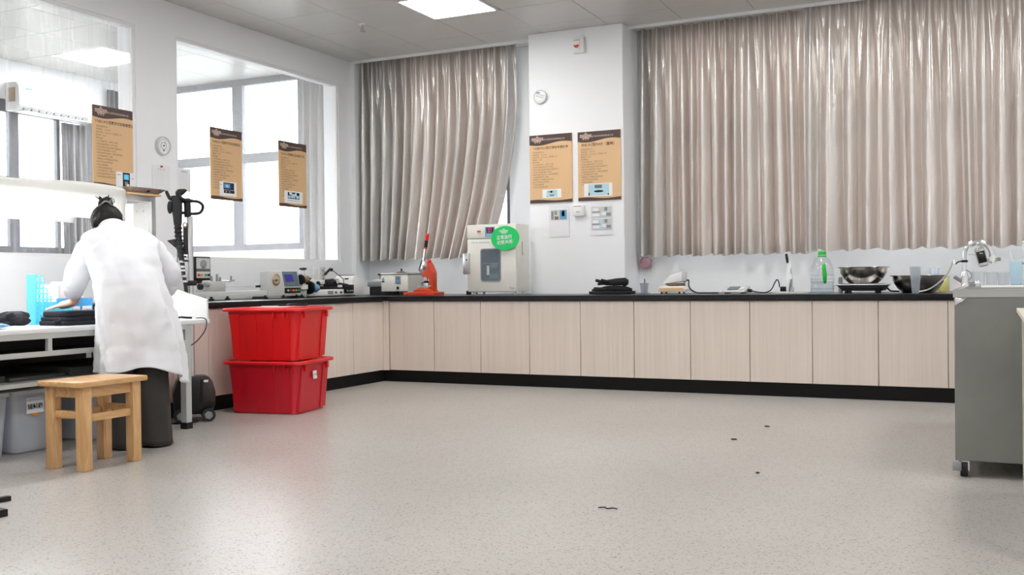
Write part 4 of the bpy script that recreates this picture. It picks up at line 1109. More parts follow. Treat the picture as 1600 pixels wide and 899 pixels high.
t = thing('crimp_tester', 'white tester with black carriage, blue roller and thin bent rod on the left worktop', 'instrument', (.56, -1.545, CZ), PI / 2)
obj('base', B(.02, .80, 0, .26, .008, .070, bev=.005), 'white', t)
obj('skirt', B(.06, .80, .01, .25, .0, .010), 'bk', t, sm=False)
obj('deck', B(.08, .62, .01, .22, .070, .098, bev=.004), 'bk', t)
obj('carriage', MB().prism([(.33, .098), (.55, .098), (.53, .15), (.46, .175), (.36, .16)], .03, .14, 'xz', bev=.006), 'bk', t)
obj('carriage_wheel', MB().cyl((.50, .01, .15), (.50, .03, .15), .026, n=20), 'chrome', t)
obj('tray', B(.05, .32, .03, .20, .122, .160, bev=.004), 'white', t)
obj('tray_knob', MB().lathe([(.018, 0), (.022, .012), (.010, .03)], (.20, .02, .12), 14), 'bk', t)
obj('roller', MB().cyl((.05, .00, .085), (.13, .00, .085), .042, n=24), 'blue', t)
obj('roller_end', MB().cyl((.13, .0, .085), (.155, .0, .085), .034, n=24), 'chrome', t)
obj('end_wheel', MB().cyl((.018, .0, .09), (.046, .0, .09), .062, n=24), 'bk', t)
obj('crank', MB().tube([(.02, -.01, .09), (.0, -.02, .16), (.03, -.02, .175)], .010, 8), 'bk', t)
obj('column', B(.285, .37, .06, .14, .098, .285, bev=.004), 'creamd', t)
for z in (.25, .205, .17): obj('column_screw', MB().cyl((.33, .058, z), (.33, .052, z), .010, n=12), 'mgrey', t)
obj('guard', B(.175, .285, .08, .085, .17, .275), 'clearp', t, sm=False)
obj('arm', MB().tube([(.35, .05, .215), (.39, .045, .245), (.42, .045, .262), (.45, .045, .26)], [.014, .013, .014, .018], 10), 'bk', t)
obj('bent_rod', MB().tube([(.45, .045, .262), (.55, .045, .215), (.64, .045, .172), (.650, .045, .160), (.650, .045, .10)], .004, 8), 'bk', t)
obj('side_bar', MB().cyl((.50, .03, .130), (.70, .03, .108), .012, n=10), 'bkm', t)
cb = obj('switch_box', B(.585, .735, -.02, .02, .030, .112, bev=.004), 'bk', t)
for u in (.62, .665, .705): obj('switch_knob', MB().cyl((u, -.02, .05), (u, -.032, .05), .009, n=12), 'mgrey', cb)
obj('vent', B(.325, .41, -.003, .001, .022, .055), 'mgrey', t, sm=False)
for u in (.45, .535): obj('button', MB().cyl((u, .0, .038), (u, -.01, .038), .010, n=12), 'bkm', t)
obj('plate', B(.50, .57, .005, .012, .088, .112), 'white', t, sm=False)

t = thing('thickness_gauge', 'white wedge-shaped electronic tester with dark keypad near the inner corner', 'instrument', (.50, -.728, CZ), PI / 2)
bdy = obj('body', MB().prism([(-.0, .0), (.20, .0), (.20, .10), (.25, .105), (.20, .14), (.085, .205), (.05, .205), (0, .16)], 0, .22, 'xz', bev=.005), 'white', t)
obj('keypad', MB().prism([(.095, .203), (.205, .142), (.203, .138), (.092, .199)], .03, .19, 'xz'), 'mgrey', t, sm=False)
obj('display_bezel', MB().prism([(.05, .212), (.088, .208), (.088, .203), (.05, .205)], .02, .2, 'xz'), 'bkm', t, sm=False)
obj('knob', B(-.005, .04, .05, .09, .165, .178, bev=.003), 'bk', t)
obj('front_foot', B(.20, .235, .03, .19, 0, .045, bev=.006), 'white', t)

t = thing('desktop_printer', 'grey and black desktop printer with pale screen, left of the water bath', 'printer', (.515, -.44, CZ), math.radians(5))
obj('base', B(.0, .29, 0, .24, 0, .085, bev=.006), 'bkm', t)
obj('upper_case', B(-.02, .29, -.01, .24, .086, .14, bev=.008), 'mgrey', t)
obj('top_cover', MB().prism([(.02, .14), (.29, .14), (.29, .155), (.06, .165)], .0, .22, 'xz', bev=.004), 'lgrey', t)
obj('screen', MB().prism([(.10, .166), (.29, .158), (.29, .198), (.10, .206)], .10, .13, 'xz', bev=.003), 'teal', t)
obj('knob', B(.07, .12, .05, .08, .205, .222, bev=.003), 'bk', t)
obj('knob_post', B(.085, .105, .055, .075, .16, .206), 'mgrey', t, sm=False)

# ================================================================== BACK COUNTER INSTRUMENTS
t = thing('water_bath', 'cream water bath box with grey lid on the back worktop by the corner', 'instrument', (.83, -.70, CZ), -.02)
obj('case', B(0, .315, 0, .30, .040, .205, bev=.004), 'cream', t)
obj('side_panel', B(.3152, .318, .005, .295, .045, .20), 'creamd', t, sm=False)  # thin darker sheet paints the shade onto the right side of the case
for x in (.03, .27):
    for y in (.03, .26): obj('foot', MB().cyl((x, y, 0), (x, y, .041), .018, n=12), 'bk', t)
lid = obj('lid', B(-.004, .322, -.006, .305, .205, .222, bev=.003), 'steel', t)
obj('lid_cone', MB().lathe([(.065, 0), (.055, .008), (.012, .020)], (.15, .14, .222), 24), 'steel', lid)
obj('lid_knob', MB().cyl((.15, .14, .24), (.15, .14, .265), .009, n=12), 'bk', lid)
cp = obj('control_panel', B(.17, .232, -.004, .001, .112, .192), 'mgrey', t, sm=False)
obj('display', B(.182, .220, -.006, -.0042, .158, .180), 'teal', cp, sm=False)
obj('keys', B(.176, .226, -.006, -.0042, .118, .145), 'blue', cp, sm=False)
sw = obj('switch_plate', B(.178, .226, -.004, .001, .048, .095), 'cream', t, sm=False)
obj('rocker_switch', B(.188, .214, -.009, -.0035, .058, .088), 'bk', sw, sm=False)
obj('brand_badge', MB().prism([(.008, .135), (.038, .135), (.038, .165), (.030, .182), (.015, .172)], -.003, .001, 'xz'), 'mgrey', t, sm=False)
obj('badge_bar', B(.008, .038, -.0045, -.0028, .130, .142), 'bk', t, sm=False)
obj('power_cord', MB().tube([(.318, .25, .12), (.36, .22, .125), (.39, .2, .10), (.42, .2, .06), (.44, .2, .02), (.47, .2, .006)], .005, 8), 'bk', t)
obj('power_cord', MB().tube([(.318, .26, .09), (.37, .24, .11), (.42, .24, .08), (.46, .24, .03), (.50, .24, .006)], .004, 8), 'bk', t)

t = thing('lever_press', 'orange-red hand lever press with a red and black grip on the back worktop', 'press', (1.205, -.80, CZ))
k = .0062
def pp(px, py): return ((px - 646) * k, (460.5 - py) * k)
obj('base', B(0, .335, -.09, .12, 0, .034, bev=.004), 'redo', t)
obj('pedestal', MB().prism([pp(658, 455.2), pp(694, 455.2), pp(690, 451), pp(684, 448.5), pp(670, 449), pp(664, 452)], -.06, .09, 'xz', bev=.004), 'redo', t)
obj('c_frame', MB().prism([pp(681, 455), pp(693.5, 455), pp(693.5, 425), pp(688, 413), pp(685.5, 409), pp(682, 409), pp(681, 415), pp(681.5, 419), pp(674, 425), pp(674, 432), pp(682, 431.5), pp(686, 434), pp(688, 440), pp(688, 448)], -.025, .055, 'xz', bev=.004), 'redo', t)
obj('top_knob', MB().lathe([(.018, 0), (.022, .01), (.014, .03), (.004, .034)], (pp(683.5, 409)[0], .015, pp(0, 409.5)[1]), 16), 'red', t)
obj('ram', MB().cyl((pp(678, 0)[0], .015, pp(0, 441)[1]), (pp(678, 0)[0], .015, pp(0, 431)[1]), .016, n=16), 'chrome', t)
obj('collar', MB().lathe([(.03, 0), (.03, .01), (.018, .02)], (pp(678, 0)[0], .015, pp(0, 441)[1]), 20), 'bk', t)
obj('upper_platen', MB().lathe([(.058, 0), (.058, .022)], (pp(678, 0)[0], .015, pp(0, 445)[1] + .002), 28), 'chrome', t)
obj('lower_platen', MB().lathe([(.065, 0), (.065, .016)], (pp(679, 0)[0], .015, pp(0, 448.4)[1]), 28), 'steel', t)
obj('sample_plate', B(pp(668.5, 0)[0], pp(691, 0)[0], -.05, .075, pp(0, 446.4)[1], pp(0, 445.8)[1]), 'white', t, sm=False)
obj('pivot_block', MB().prism([pp(666.5, 422), pp(674, 427.5), pp(678, 424), pp(672, 419)], -.02, .05, 'xz', bev=.003), 'mgrey', t)
obj('linkage', MB().prism([pp(676, 421), pp(683, 417), pp(681.5, 409), pp(676.5, 406), pp(674.5, 412)], -.015, .045, 'xz', bev=.003), 'chrome', t)
obj('brace_rod', MB().cyl((pp(667, 0)[0], -.01, pp(0, 421)[1]), (pp(673, 0)[0], -.01, pp(0, 405)[1]), .005, n=10), 'bk', t)
obj('lever', MB().cyl((pp(672, 0)[0], .0, pp(0, 423)[1]), (pp(678.7, 0)[0], .0, pp(0, 386)[1]), .013, n=14), 'chrome', t)
d0, d1 = Vector((pp(678.2, 0)[0], 0, pp(0, 388.5)[1])), Vector((pp(682.5, 0)[0], 0, pp(0, 364)[1]))
L_ = lambda a: d0 + (d1 - d0) * a
obj('grip_collar', MB().cyl(L_(0), L_(.12), .018, n=16), 'redb', t)
obj('grip', MB().cyl(L_(.12), L_(.55), .0165, .0175, n=16), 'bkm', t)
obj('grip_cap', MB().tube([L_(.55), L_(.7), L_(.9), L_(1)], [.0175, .019, .019, .010], 14), 'red', t)

t = thing('lab_incubator', 'cream laboratory incubator with a small window on the back worktop beside the pillar', 'incubator', (1.735, -.565, CZ))
W_, H_, D_ = .53, .655, .30
obj('case', B(0, W_, .022, D_, .026, H_ + .022, bev=.008), 'cream', t)
for x in (.05, W_ - .05):
    for y in (.06, D_ - .05): obj('foot', MB().cyl((x, y, 0), (x, y, .028), .014, n=12), 'alu', t)
hdr = obj('control_fascia', B(.002, W_ - .002, .0, .021, .545, H_ + .022, bev=.003), 'cream', t)
obj('power_switch', B(.115, .152, -.008, .001, .605, .62, bev=.002), 'redb', hdr)
letters(hdr, [('POWER', .012, .133, .588, 'CENTER'), ('— —', .012, .133, .570, 'CENTER')], 'mgrey', loc=(0, -.001, 0), name='switch_text')
dp = obj('display_panel', B(.20, .303, -.003, .001, .558, .652), 'blue', hdr, sm=False)
obj('display_window', B(.215, .29, -.005, -.0028, .594, .646), 'navy', dp, sm=False)
letters(dp, [('37.0', .028, .2525, .621, 'CENTER'), ('37.0', .022, .2525, .599, 'CENTER')], 'redled', loc=(0, -.0054, 0), name='digits')
for i in range(4): obj('key', B(.212 + i * .021, .226 + i * .021, -.0052, -.0028, .568, .580), 'lblue', dp, sm=False)
obj('safety_knob', MB().cyl((.372, 0, .605), (.372, -.012, .605), .012, n=16), 'bk', hdr)
obj('knob_mark', B(.362, .378, -.0145, -.0118, .603, .608), 'redb', hdr, sm=False)
obj('socket', MB().cyl((.437, 0, .642), (.437, -.006, .642), .006, n=12), 'bk', hdr)
letters(hdr, [('HIGH', .011, .375, .637, 'CENTER'), ('T.A', .010, .437, .658, 'CENTER')], 'mgrey', loc=(0, -.001, 0), name='fascia_text')
door = obj('door', B(.002, W_ - .004, .0, .021, .030, .538, bev=.005), 'cream', t)
wn = obj('window_glass', MB().prism(rrect(.155, .355, .135, .435, .024), -.003, .001, 'xz'), 'ovenw', door, sm=False)
obj('window_reflection_shelf', B(.165, .345, -.0036, -.0031, .30, .304), 'mgrey', wn, sm=False)
for a, b, c, d, m in ((.215, .24, .19, .28, 'lgrey'), (.24, .34, .155, .20, 'teal'), (.25, .33, .26, .30, 'teal')): obj('item_behind_glass', B(a, b, -.0034, -.0029, c, d), m, wn, sm=False)
gl = obj('window_seal', MB().loft([[(p[0], y, p[1]) for p in rrect(.155 - g, .355 + g, .135 - g, .435 + g, .026)] for g, y in ((.010, .0), (.010, -.004), (.0, -.004), (.0, .0))], False, False), 'mgrey', door)
letters(door, [('DHP-9032  电热恒温培养箱', .0165, .05, .498, 'LEFT')], 'blue', loc=(0, -.001, 0), name='model_text')
letters(door, [('Tusn', .026, .478, .055, 'CENTER')], 'bk', loc=(0, -.001, 0), name='maker_text')
hb = obj('door_latch', B(-.032, .032, -.035, .018, .20, .405, bev=.008), 'alu', t)
obj('latch_lock', MB().cyl((.012, -.035, .34), (.012, -.042, .34), .008, n=12), 'bk', hb)
obj('side_handle', MB().tube([(W_ + .001, .13, .50), (W_ + .012, .13, .49), (W_ + .012, .13, .40), (W_ + .001, .13, .385)], .010, 8), 'cream', t)
obj('hinge', MB().cyl((W_ + .002, .012, .02), (W_ + .002, .012, .055), .008, n=10), 'alu', t)
# oval green notice hanging on the incubator
t = thing('oval_sign', 'green oval sign with white Chinese lettering hanging on the incubator door', 'sign', (2.16, -.594, 1.34))
el = lambda a, b, n=48: [(a * math.cos(2 * PI * i / n), b * math.sin(2 * PI * i / n)) for i in range(n)]
obj('plate', MB().prism(el(.150, .116), 0, .006, 'xz', bev=.0012), 'green', t)
a_ = math.radians(3.5)
obj('emblem', logo_mb(-.012, .060, .085), 'pw', t, sm=False)
letters(t, [('正常运行', .041, -.006, -.006, 'CENTER'), ('切莫关闭', .041, -.004, -.054, 'CENTER')], 'pw', loc=(0, -.0005, 0), rot=(0, -a_, 0), name='notice_text', bold=.016)

t = thing('power_plug', 'black power plug with cable left of the incubator', 'plug', (1.655, -.45, CZ))
obj('plug_body', B(0, .04, 0, .04, .0, .04, bev=.006), 'bk', t)
obj('cable', MB().tube([(.02, .02, .04), (.03, .02, .055), (.05, .04, .05), (.055, .08, .03), (.05, .14, .008)], .006, 8), 'bk', t)

# gloves
t = thing('work_glove', 'black cloth glove, topmost of the dark pile by the pillar', 'glove', (3.225, -.60, CZ + .077), -.02, 'pile of black gloves')
gl = MB().tube([(.16, 0, .030), (.12, .0, .032), (.05, .0, .030), (-.02, 0, .026), (-.07, 0, .030), (-.11, -.005, .040), (-.145, -.005, .050)], [.026, .038, .036, .030, .020, .015, .013], 16)
gl.tube([(-.02, -.03, .035), (-.05, -.045, .045), (-.075, -.05, .055)], [.018, .013, .011], 10)
for k in range(3): gl.tube([(-.03, .02 + .016 * k, .022), (-.09, .025 + .018 * k, .018), (-.14, .03 + .02 * k, .014)], [.016, .012, .010], 10)
for v in gl.bm.verts: v.co.z = max(v.co.z, .002)
obj('glove_body', gl, 'bkc', t)
obj('cuff', MB().lathe([(.036, -.012), (.040, 0), (.036, .014)], n=20).xf(Matrix.Translation((.13, 0, .032)) @ Matrix.Rotation(PI / 2, 4, 'Y')), 'bkc', t)
t = thing('work_glove', 'black cloth glove, middle of the dark pile by the pillar', 'glove', (3.23, -.60, CZ + .027), .03, 'pile of black gloves')
gl = MB().tube([(.19, .01, .010), (.12, 0, .018), (.02, 0, .020), (-.06, 0, .020), (-.10, 0, .018), (-.15, -.01, .024), (-.165, -.01, .024)], [.012, .030, .032, .026, .018, .014, .010], 14)
for k in range(3): gl.tube([(-.05, -.02 + .03 * k, .016), (-.12, -.03 + .035 * k, .014), (-.175, -.03 + .036 * k, .010)], [.016, .013, .010], 10)
for v in gl.bm.verts: v.co.z = max(v.co.z, .002)
obj('glove_body', gl, 'bkc', t)
o = obj('folded_cloth', fold_layer(-.20, .20, -.09, .09, 0, .024, 4), 'bkc'); o.location = (3.235, -.60, CZ + .001); tag(o, 'flat folded black cloth at the bottom of the dark pile by the pillar', 'cloth', 'pile of black gloves')

t = thing('plastic_cup', 'small white plastic cup holding a black stick, behind the balance on its left', 'cup', (3.44, -.30, CZ))
obj('cup', MB().lathe([(.030, 0), (.042, .095), (.044, .098), (.040, .096), (.028, .004)], n=24), 'frost', t)
obj('stick', MB().cyl((.0, 0, .01), (.004, 0, .135), .005, n=8), 'bk', t)
o = obj('white_packet', B(-.06, .06, -.04, .04, 0, .010, bev=.003), 'pw'); o.location = (3.60, -.40, CZ); tag(o, 'flat white packet on the worktop left of the balance', 'packet')

t = thing('balance', 'yellowed balance with a tilted white pan and black cable on the back worktop', 'balance', (3.665, -.62, CZ), .03)
obj('base', MB().prism([(.0, .018), (.245, .018), (.245, .045), (.215, .070), (.02, .068), (.005, .05)], 0, .22, 'xz', bev=.005), 'cream', t)
obj('base_face', B(.015, .235, -.003, .001, .028, .052), 'board', t, sm=False)
for x in (.03, .19):
    for y in (.03, .19): obj('foot', MB().cyl((x, y, 0), (x, y, .019), .008, n=10), 'bk', t)
obj('pan_support', MB().lathe([(.05, 0), (.085, .010), (.09, .024), (.08, .026)], (.135, .11, .068), 24), 'brownw', t)
pan = MB().prism([(.04, .088), (.215, .108), (.218, .195), (.11, .165)], .02, .20, 'xz', bev=.004)
obj('pan', pan, 'white', t)
obj('cable', MB().tube([(.19, .2, .10), (.23, .2, .12), (.235, .19, .07), (.27, .15, .03), (.33, .10, .008), (.42, .08, .006), (.52, .10, .006)], .006, 8), 'bk', t)
obj('cable', MB().tube([(.18, .2, .075), (.22, .2, .06), (.26, .2, .03), (.30, .2, .006)], .005, 8), 'bk', t)

t = thing('ph_meter', 'flat pale grey bench meter with a slanted screen on the back worktop', 'meter', (4.225, -.58, CZ), -.02)
obj('case', MB().prism([(.0, .008), (.0, .022), (.20, .062), (.20, .008)], 0, .20, 'yz', bev=.006), 'lgrey', t)
obj('screen', MB().prism([(.035, .0325), (.155, .0565), (.154, .060), (.034, .036)], .04, .13, 'yz'), 'teal', t, sm=False)
obj('key_area', MB().prism([(.035, .0325), (.155, .0565), (.154, .0595), (.034, .0355)], .138, .178, 'yz'), 'white', t, sm=False)
for x in (.03, .17): obj('foot', B(x - .01, x + .01, .03, .17, 0, .012), 'bk', t, sm=False)
obj('connector', MB().cyl((.198, .12, .025), (.235, .12, .022), .014, n=12), 'bk', t)
obj('lead', MB().tube([(.235, .12, .02), (.30, .10, .008), (.36, .10, .008), (.40, .12, .03), (.425, .15, .09), (.44, .17, .115), (.455, .17, .09), (.46, .17, .05)], .005, 8), 'bk', t)
t = thing('plug_adapter', 'black plug adapter beside a cable loop, right of the pale grey meter', 'plug', (4.69, -.41, CZ))
obj('adapter', B(0, .06, 0, .05, .012, .055, bev=.006), 'bk', t)
obj('socket_base', B(-.01, .07, -.005, .055, 0, .0125, bev=.003), 'white', t)
o = obj('wall_plug', B(-.02, .02, -.02, .02, 0, .05, bev=.006), 'white'); o.location = (4.78, -.36, CZ); tag(o, 'small white plug box right of the black adapter', 'plug')
o = obj('flat_tray', B(-.14, .14, -.05, .05, 0, .008, bev=.003), 'lgrey'); o.location = (4.83, -.70, CZ); tag(o, 'flat pale strip lying on the worktop before the white pouch', 'tray')

t = thing('tool_pouch', 'tall narrow white pouch holding a black-handled tool against the wall', 'pouch', (4.77, -.42, CZ))
V = [(-.028, -.01, 0), (.028, -.01, 0), (.028, .02, 0), (-.028, .02, 0)]
obj('pouch', MB().loft([[(-.022, -.012, 0), (.024, -.012, 0), (.026, .018, 0), (-.022, .018, 0)], [(-.026, -.018, .12), (.030, -.018, .12), (.030, .02, .12), (-.024, .02, .12)], [(-.018, -.012, .20), (.022, -.012, .20), (.020, .014, .20), (-.018, .014, .20)], [(-.028, -.006, .27), (.016, -.006, .27), (.014, .008, .27), (-.026, .008, .27)], [(-.034, -.003, .345), (-.022, -.003, .345), (-.022, .004, .345), (-.034, .004, .345)]]), 'pw', t)
obj('tool_handle', MB().tube([(-.008, -.022, .255), (-.012, -.022, .29), (-.018, -.02, .325), (-.022, -.02, .335)], [.008, .011, .011, .006], 10), 'bk', t)
obj('tool_blade', MB().tube([(.020, -.024, .12), (.014, -.026, .07), (.004, -.026, .01)], [.006, .010, .006], 8), 'mgrey', t)
for z in (.19, .205, .175): obj('rivet', MB().cyl((.02, -.02, z), (.02, -.028, z), .005, n=8), 'mgrey', t)

t = thing('water_jug', 'clear plastic water jug with a green cap and green handle, half full', 'jug', (5.055, -.50, CZ))
obj('bottle', MB().lathe([(.088, 0), (.094, .01), (.094, .06), (.090, .075), (.094, .09), (.094, .16), (.085, .22), (.062, .27), (.034, .300), (.030, .318), (.029, .318)], n=32, cap=False), 'clearp', t)
obj('water', MB().lathe([(.086, .004), (.091, .012), (.091, .058), (.087, .075), (.091, .085), (.091, .098)], n=32), 'water', t)
for z in (.035, .115, .15): obj('rib', MB().lathe([(.0945, -.004), (.097, 0), (.0945, .004)], (0, 0, z), 32, cap=False), 'clearp', t)
obj('cap', MB().lathe([(.032, 0), (.033, .004), (.033, .026), (.030, .030), (.0, .030)], (0, 0, .318), 20), 'gcap', t)
obj('neck_ring', MB().lathe([(.036, 0), (.036, .008)], (0, 0, .303), 20), 'gcap', t)
obj('handle', MB().tube([(.028, -.085, .235), (.030, -.105, .215), (.034, -.110, .16), (.036, -.108, .11), (.034, -.094, .085)], [.012, .016, .018, .016, .012], 12), 'gcap', t)
o = obj('dark_bottle', MB().lathe([(.018, 0), (.018, .11), (.014, .125), (.012, .13)], n=16), 'mgrey'); o.location = (5.19, -.42, CZ); tag(o, 'slim dark grey bottle right behind the water jug', 'bottle')

t = thing('induction_cooker', 'flat black induction cooker with a steel rim under a metal basin', 'cooker', (5.200, -.72, CZ))
obj('body', MB().prism([(.0, .062), (.375, .062), (.345, .018), (.045, .018)], 0, .30, 'xz', bev=.003), 'bk', t)
obj('glass_top', B(-.008, .383, -.012, .312, .062, .074, bev=.003), 'alu', t)
obj('hob_plate', B(.02, .355, .06, .30, .0742, .077), 'bk', t, sm=False)
for x in (.07, .30):
    for y in (.04, .26): obj('foot', MB().cyl((x, y, 0), (x, y, .02), .014, n=12), 'bk', t)
obj('cord', MB().tube([(.35, .29, .045), (.36, .33, .03), (.38, .37, .012), (.44, .40, .008)], .007, 8), 'bk', t)
def basin(label, loc, R, r, H):
    t = thing('metal_basin', label, 'basin', loc, 0, 'steel basins')
    obj('bowl', MB().lathe([(r * .98, 0), (r, .002), (r + (R - r) * .45, H * .28), (R * .94, H * .66), (R * .975, H), (R * 1.06, H + .003), (R * 1.065, H + .006), (R * 1.06, H + .008), (R * .965, H + .004), (R * .925, H * .66), (r + (R - r) * .42, H * .30), (r * .97, .006)], n=48), 'basin', t)
    return t
basin('stainless steel basin standing on the induction cooker', (5.388, -.565, CZ + .0785), .190, .115, .125)
basin('stainless steel basin on the worktop, right of the cooker', (5.800, -.55, CZ), .200, .12, .130)
def cup(name, label, loc, r0, r1, H, m, liquid=None, group=None):
    t = thing(name, label, 'cup', loc, 0, group)
    obj('shell', MB().lathe([(r0, 0), (r1, H), (r1 + .004, H), (r1 + .004, H + .004), (r1 - .002, H + .004), (r0 - .002, .004)], n=24), m, t)
    if liquid: obj('liquid', MB().lathe([(r0 * .94, .005), (r0 + (r1 - r0) * .6 - .003, H * .6)], n=24), liquid, t)
    return t
cup('plastic_beaker', 'tall frosted plastic beaker in front of the right steel basin', (5.80, -.86, CZ), .026, .042, .20, 'frost')
cup('plastic_beaker', 'frosted plastic beaker behind the right steel basin, above the yellow one', (5.90, -.12, CZ), .03, .04, .20, 'frost')
cup('plastic_beaker', 'plastic beaker of pale yellow liquid, right end of the back worktop', (5.955, -.21, CZ), .065, .062, .125, 'yel', 'yel')
o = obj('white_hose', MB().tube([(5.83, -.90, CZ + .012), (5.90, -.95, CZ + .03), (5.98, -1.2, CZ + .08), (6.06, -1.7, CZ + .15), (6.10, -2.1, CZ + .21), (6.12, -2.35, CZ + .225), (6.122, -2.45, CZ + .20)], .006, 10), 'white'); tag(o, 'thin white hose running from the basin up to the faucet', 'hose')
o = obj('pink_cloth', cloth_lump(.055, .03, .11, 21, fold=.14), 'pink'); o.location = (3.290, .214, 1.035); tag(o, 'pink cloth hanging under the curtain hem right of the pillar', 'cloth')

# ================================================================== SINK UNIT
SX0, SX1, SY0, SY1, SZ = 6.172, 7.0, -4.07, -2.15, .868
t = thing('sink_unit', 'freestanding stainless steel sink unit on casters at the right edge', 'sink', (0, 0, 0))
obj('cabinet', B(SX0, SX1, SY0, SY1, .075, SZ - .035, bev=.003, seg=1), 'steel_p', t)
rim = MB(); r_ = .03
for q in ((SX0 - .004, SX1, SY0 - .006, SY0 + r_), (SX0 - .004, SX1, SY1 - .35, SY1), (SX0 - .004, SX0 + r_, SY0 + r_, SY1 - .35), (SX1 - r_, SX1, SY0 + r_, SY1 - .35)): rim.box(q[0], q[1], q[2], q[3], SZ - .036, SZ)
obj('rim', rim, 'steel', t, sm=False)
obj('bowl', B(SX0 + r_, SX1 - r_, SY0 + r_, SY1 - .35, SZ - .034, SZ - .030), 'steel', t, sm=False)
obj('corner_bracket', MB().prism([(SX0 + .004, SZ - .038), (SX0 + .06, SZ - .038), (SX0 + .035, SZ - .055), (SX0 + .004, SZ - .075)], SY0 - .012, SY0 - .002, 'xz', bev=.003), 'chrome', t)
for (x, y) in ((SX0 + .035, SY0 + .03), (SX0 + .035, SY1 - .05), (SX1 - .05, SY0 + .03), (SX1 - .05, SY1 - .05)):
    c = obj('caster', MB().cyl((x - .014, y, .038), (x + .018, y, .038), .038, n=24), 'rub', t)
    obj('fork', MB().box(x - .02, x - .014, y - .02, y + .02, .03, .075).box(x + .018, x + .024, y - .02, y + .02, .03, .075).box(x - .02, x + .024, y - .022, y + .022, .068, .0755), 'chrome', c, sm=False)
    obj('brake_tab', B(x - .046, x - .008, y - .060, y - .028, .032, .070, bev=.004), 'mgrey', c)
t = thing('gooseneck_faucet', 'chrome gooseneck faucet with a lever on the steel sink unit', 'faucet', (6.18, -2.45, SZ))
obj('base', MB().lathe([(.030, 0), (.028, .01), (.024, .03), (.026, .05), (.020, .075), (.018, .09)], n=24), 'chrome', t)
obj('spout', MB().tube([(0, 0, .085), (.0, 0, .15), (.003, 0, .205), (.02, 0, .245), (.05, 0, .268), (.085, 0, .270), (.12, 0, .25), (.143, 0, .215), (.150, 0, .185)], .0125, 14), 'chrome', t)
obj('lever', MB().cyl((-.01, -.01, .025), (-.055, -.03, .058), .010, .012, n=12), 'mgrey', t)
obj('handle_mark', B(-.04, -.018, -.028, -.02, .0, .02), 'pinkp', t, sm=False)
obj('cable_tie', MB().lathe([(.019, 0), (.019, .014)], (0.001, 0, .145), 16), 'bk', t)
obj('tie_tail', MB().tube([(-.015, 0, .152), (-.035, 0, .148), (-.048, 0, .135)], .004, 8), 'bk', t)
obj('heater_lead', MB().tube([(.02, 0, .19), (.04, 0, .192), (.075, 0, .185)], .003, 8), 'alu', t)
obj('side_lead', MB().tube([(.012, .0, .10), (.034, .0, .08), (.038, .0, .055), (.02, .0, .03)], .0035, 8), 'mgrey', t)
t = thing('faucet_heater', 'steel cylinder water heater with a black face clamped to the faucet tip', 'faucet heater', (6.18, -2.45, SZ))
ax0, ax1 = Vector((.083, 0, .225)), Vector((.108, 0, .125))
obj('cylinder', MB().cyl(ax0, ax1, .029, n=28), 'alu', t)
obj('top_cap', MB().cyl(ax0, ax0 + (ax0 - ax1) * .07, .027, .020, n=28), 'chrome', t)
obj('bottom_cap', MB().cyl(ax1, ax1 - (ax0 - ax1) * .06, .027, .020, n=28), 'mgrey', t)
fc = MB()
for s, m in ((0, 0),):
    rr = []
    for z in (.16, .84):
        c = ax0 + (ax1 - ax0) * z
        rr.append([(c.x + .0305 * math.sin(a), c.y - .0305 * math.cos(a), c.z + .0305 * math.sin(a) * .24) for a in np.linspace(-.85, .85, 9)])
    fc.loft(rr, closed=False)
fo_ = obj('black_face', fc, 'bk', t); fo_.modifiers.new('thick', 'SOLIDIFY').thickness = .002
obj('face_text', B(.084, .104, -.0325, -.0315, .196, .2), 'lgrey', t, sm=False)
obj('valve_body', MB().cyl((.150, 0, .185), (.158, 0, .138), .018, n=18), 'chrome', t)
obj('valve_band', MB().cyl((.151, 0, .178), (.156, 0, .150), .0188, n=18), 'cream', t)
obj('cross_pipe', MB().cyl((.118, 0, .155), (.190, 0, .160), .010, n=14), 'chrome', t)
obj('valve_lever', B(.180, .200, -.012, .012, .150, .172, bev=.004), 'mgrey', t)
t = thing('valve_fitting', 'small chrome valve fitting on the sink rim under the beakers', 'valve', (6.245, -3.0, SZ))
obj('block', B(-.03, .0, -.015, .015, 0, .03, bev=.003), 'mgrey', t)
obj('knob', MB().ell((.012, 0, .018), (.018, .018, .018)), 'chrome', t)
for k, (x, y, r, h, lab) in enumerate(((6.255, -2.38, .038, .085, 'clear plastic beaker on the sink, left of the row'), (6.33, -2.36, .032, .080, 'clear plastic beaker on the sink, middle of the row'), (6.395, -2.34, .034, .078, 'clear plastic beaker on the sink, right of the row beside the blue pitcher'))):
    cup('plastic_beaker', lab, (x, y, SZ), r * .9, r, h, 'clearp', None, 'beakers on the sink')
t = thing('plastic_pitcher', 'pale blue tall plastic pitcher with a straw at the right end of the sink', 'pitcher', (6.462, -2.42, SZ))
obj('body', MB().loft([[(p[0], p[1], z) for p in rrect(-.030 - g, .030 + g, -.035 - g, .035 + g, .012, 4)] for z, g in ((0, 0), (.15, .006), (.152, .004), (.006, -.004))]), 'pitch', t)
obj('straw', MB().cyl((.0, 0, .10), (-.035, .0, .205), .004, n=10), 'white', t)
t = thing('stand_rod', 'thin steel stand rod rising from the right end of the sink', 'rod', (6.492, -2.80, SZ))
obj('rod', MB().cyl((0, 0, 0), (0, 0, .245), .005, n=12), 'chrome', t)
obj('rod_joint', MB().cyl((0, 0, .125), (0, 0, .135), .0075, n=12), 'mgrey', t)
obj('rod_tip', MB().ell((0, 0, .25), (.009, .009, .006)), 'chrome', t)
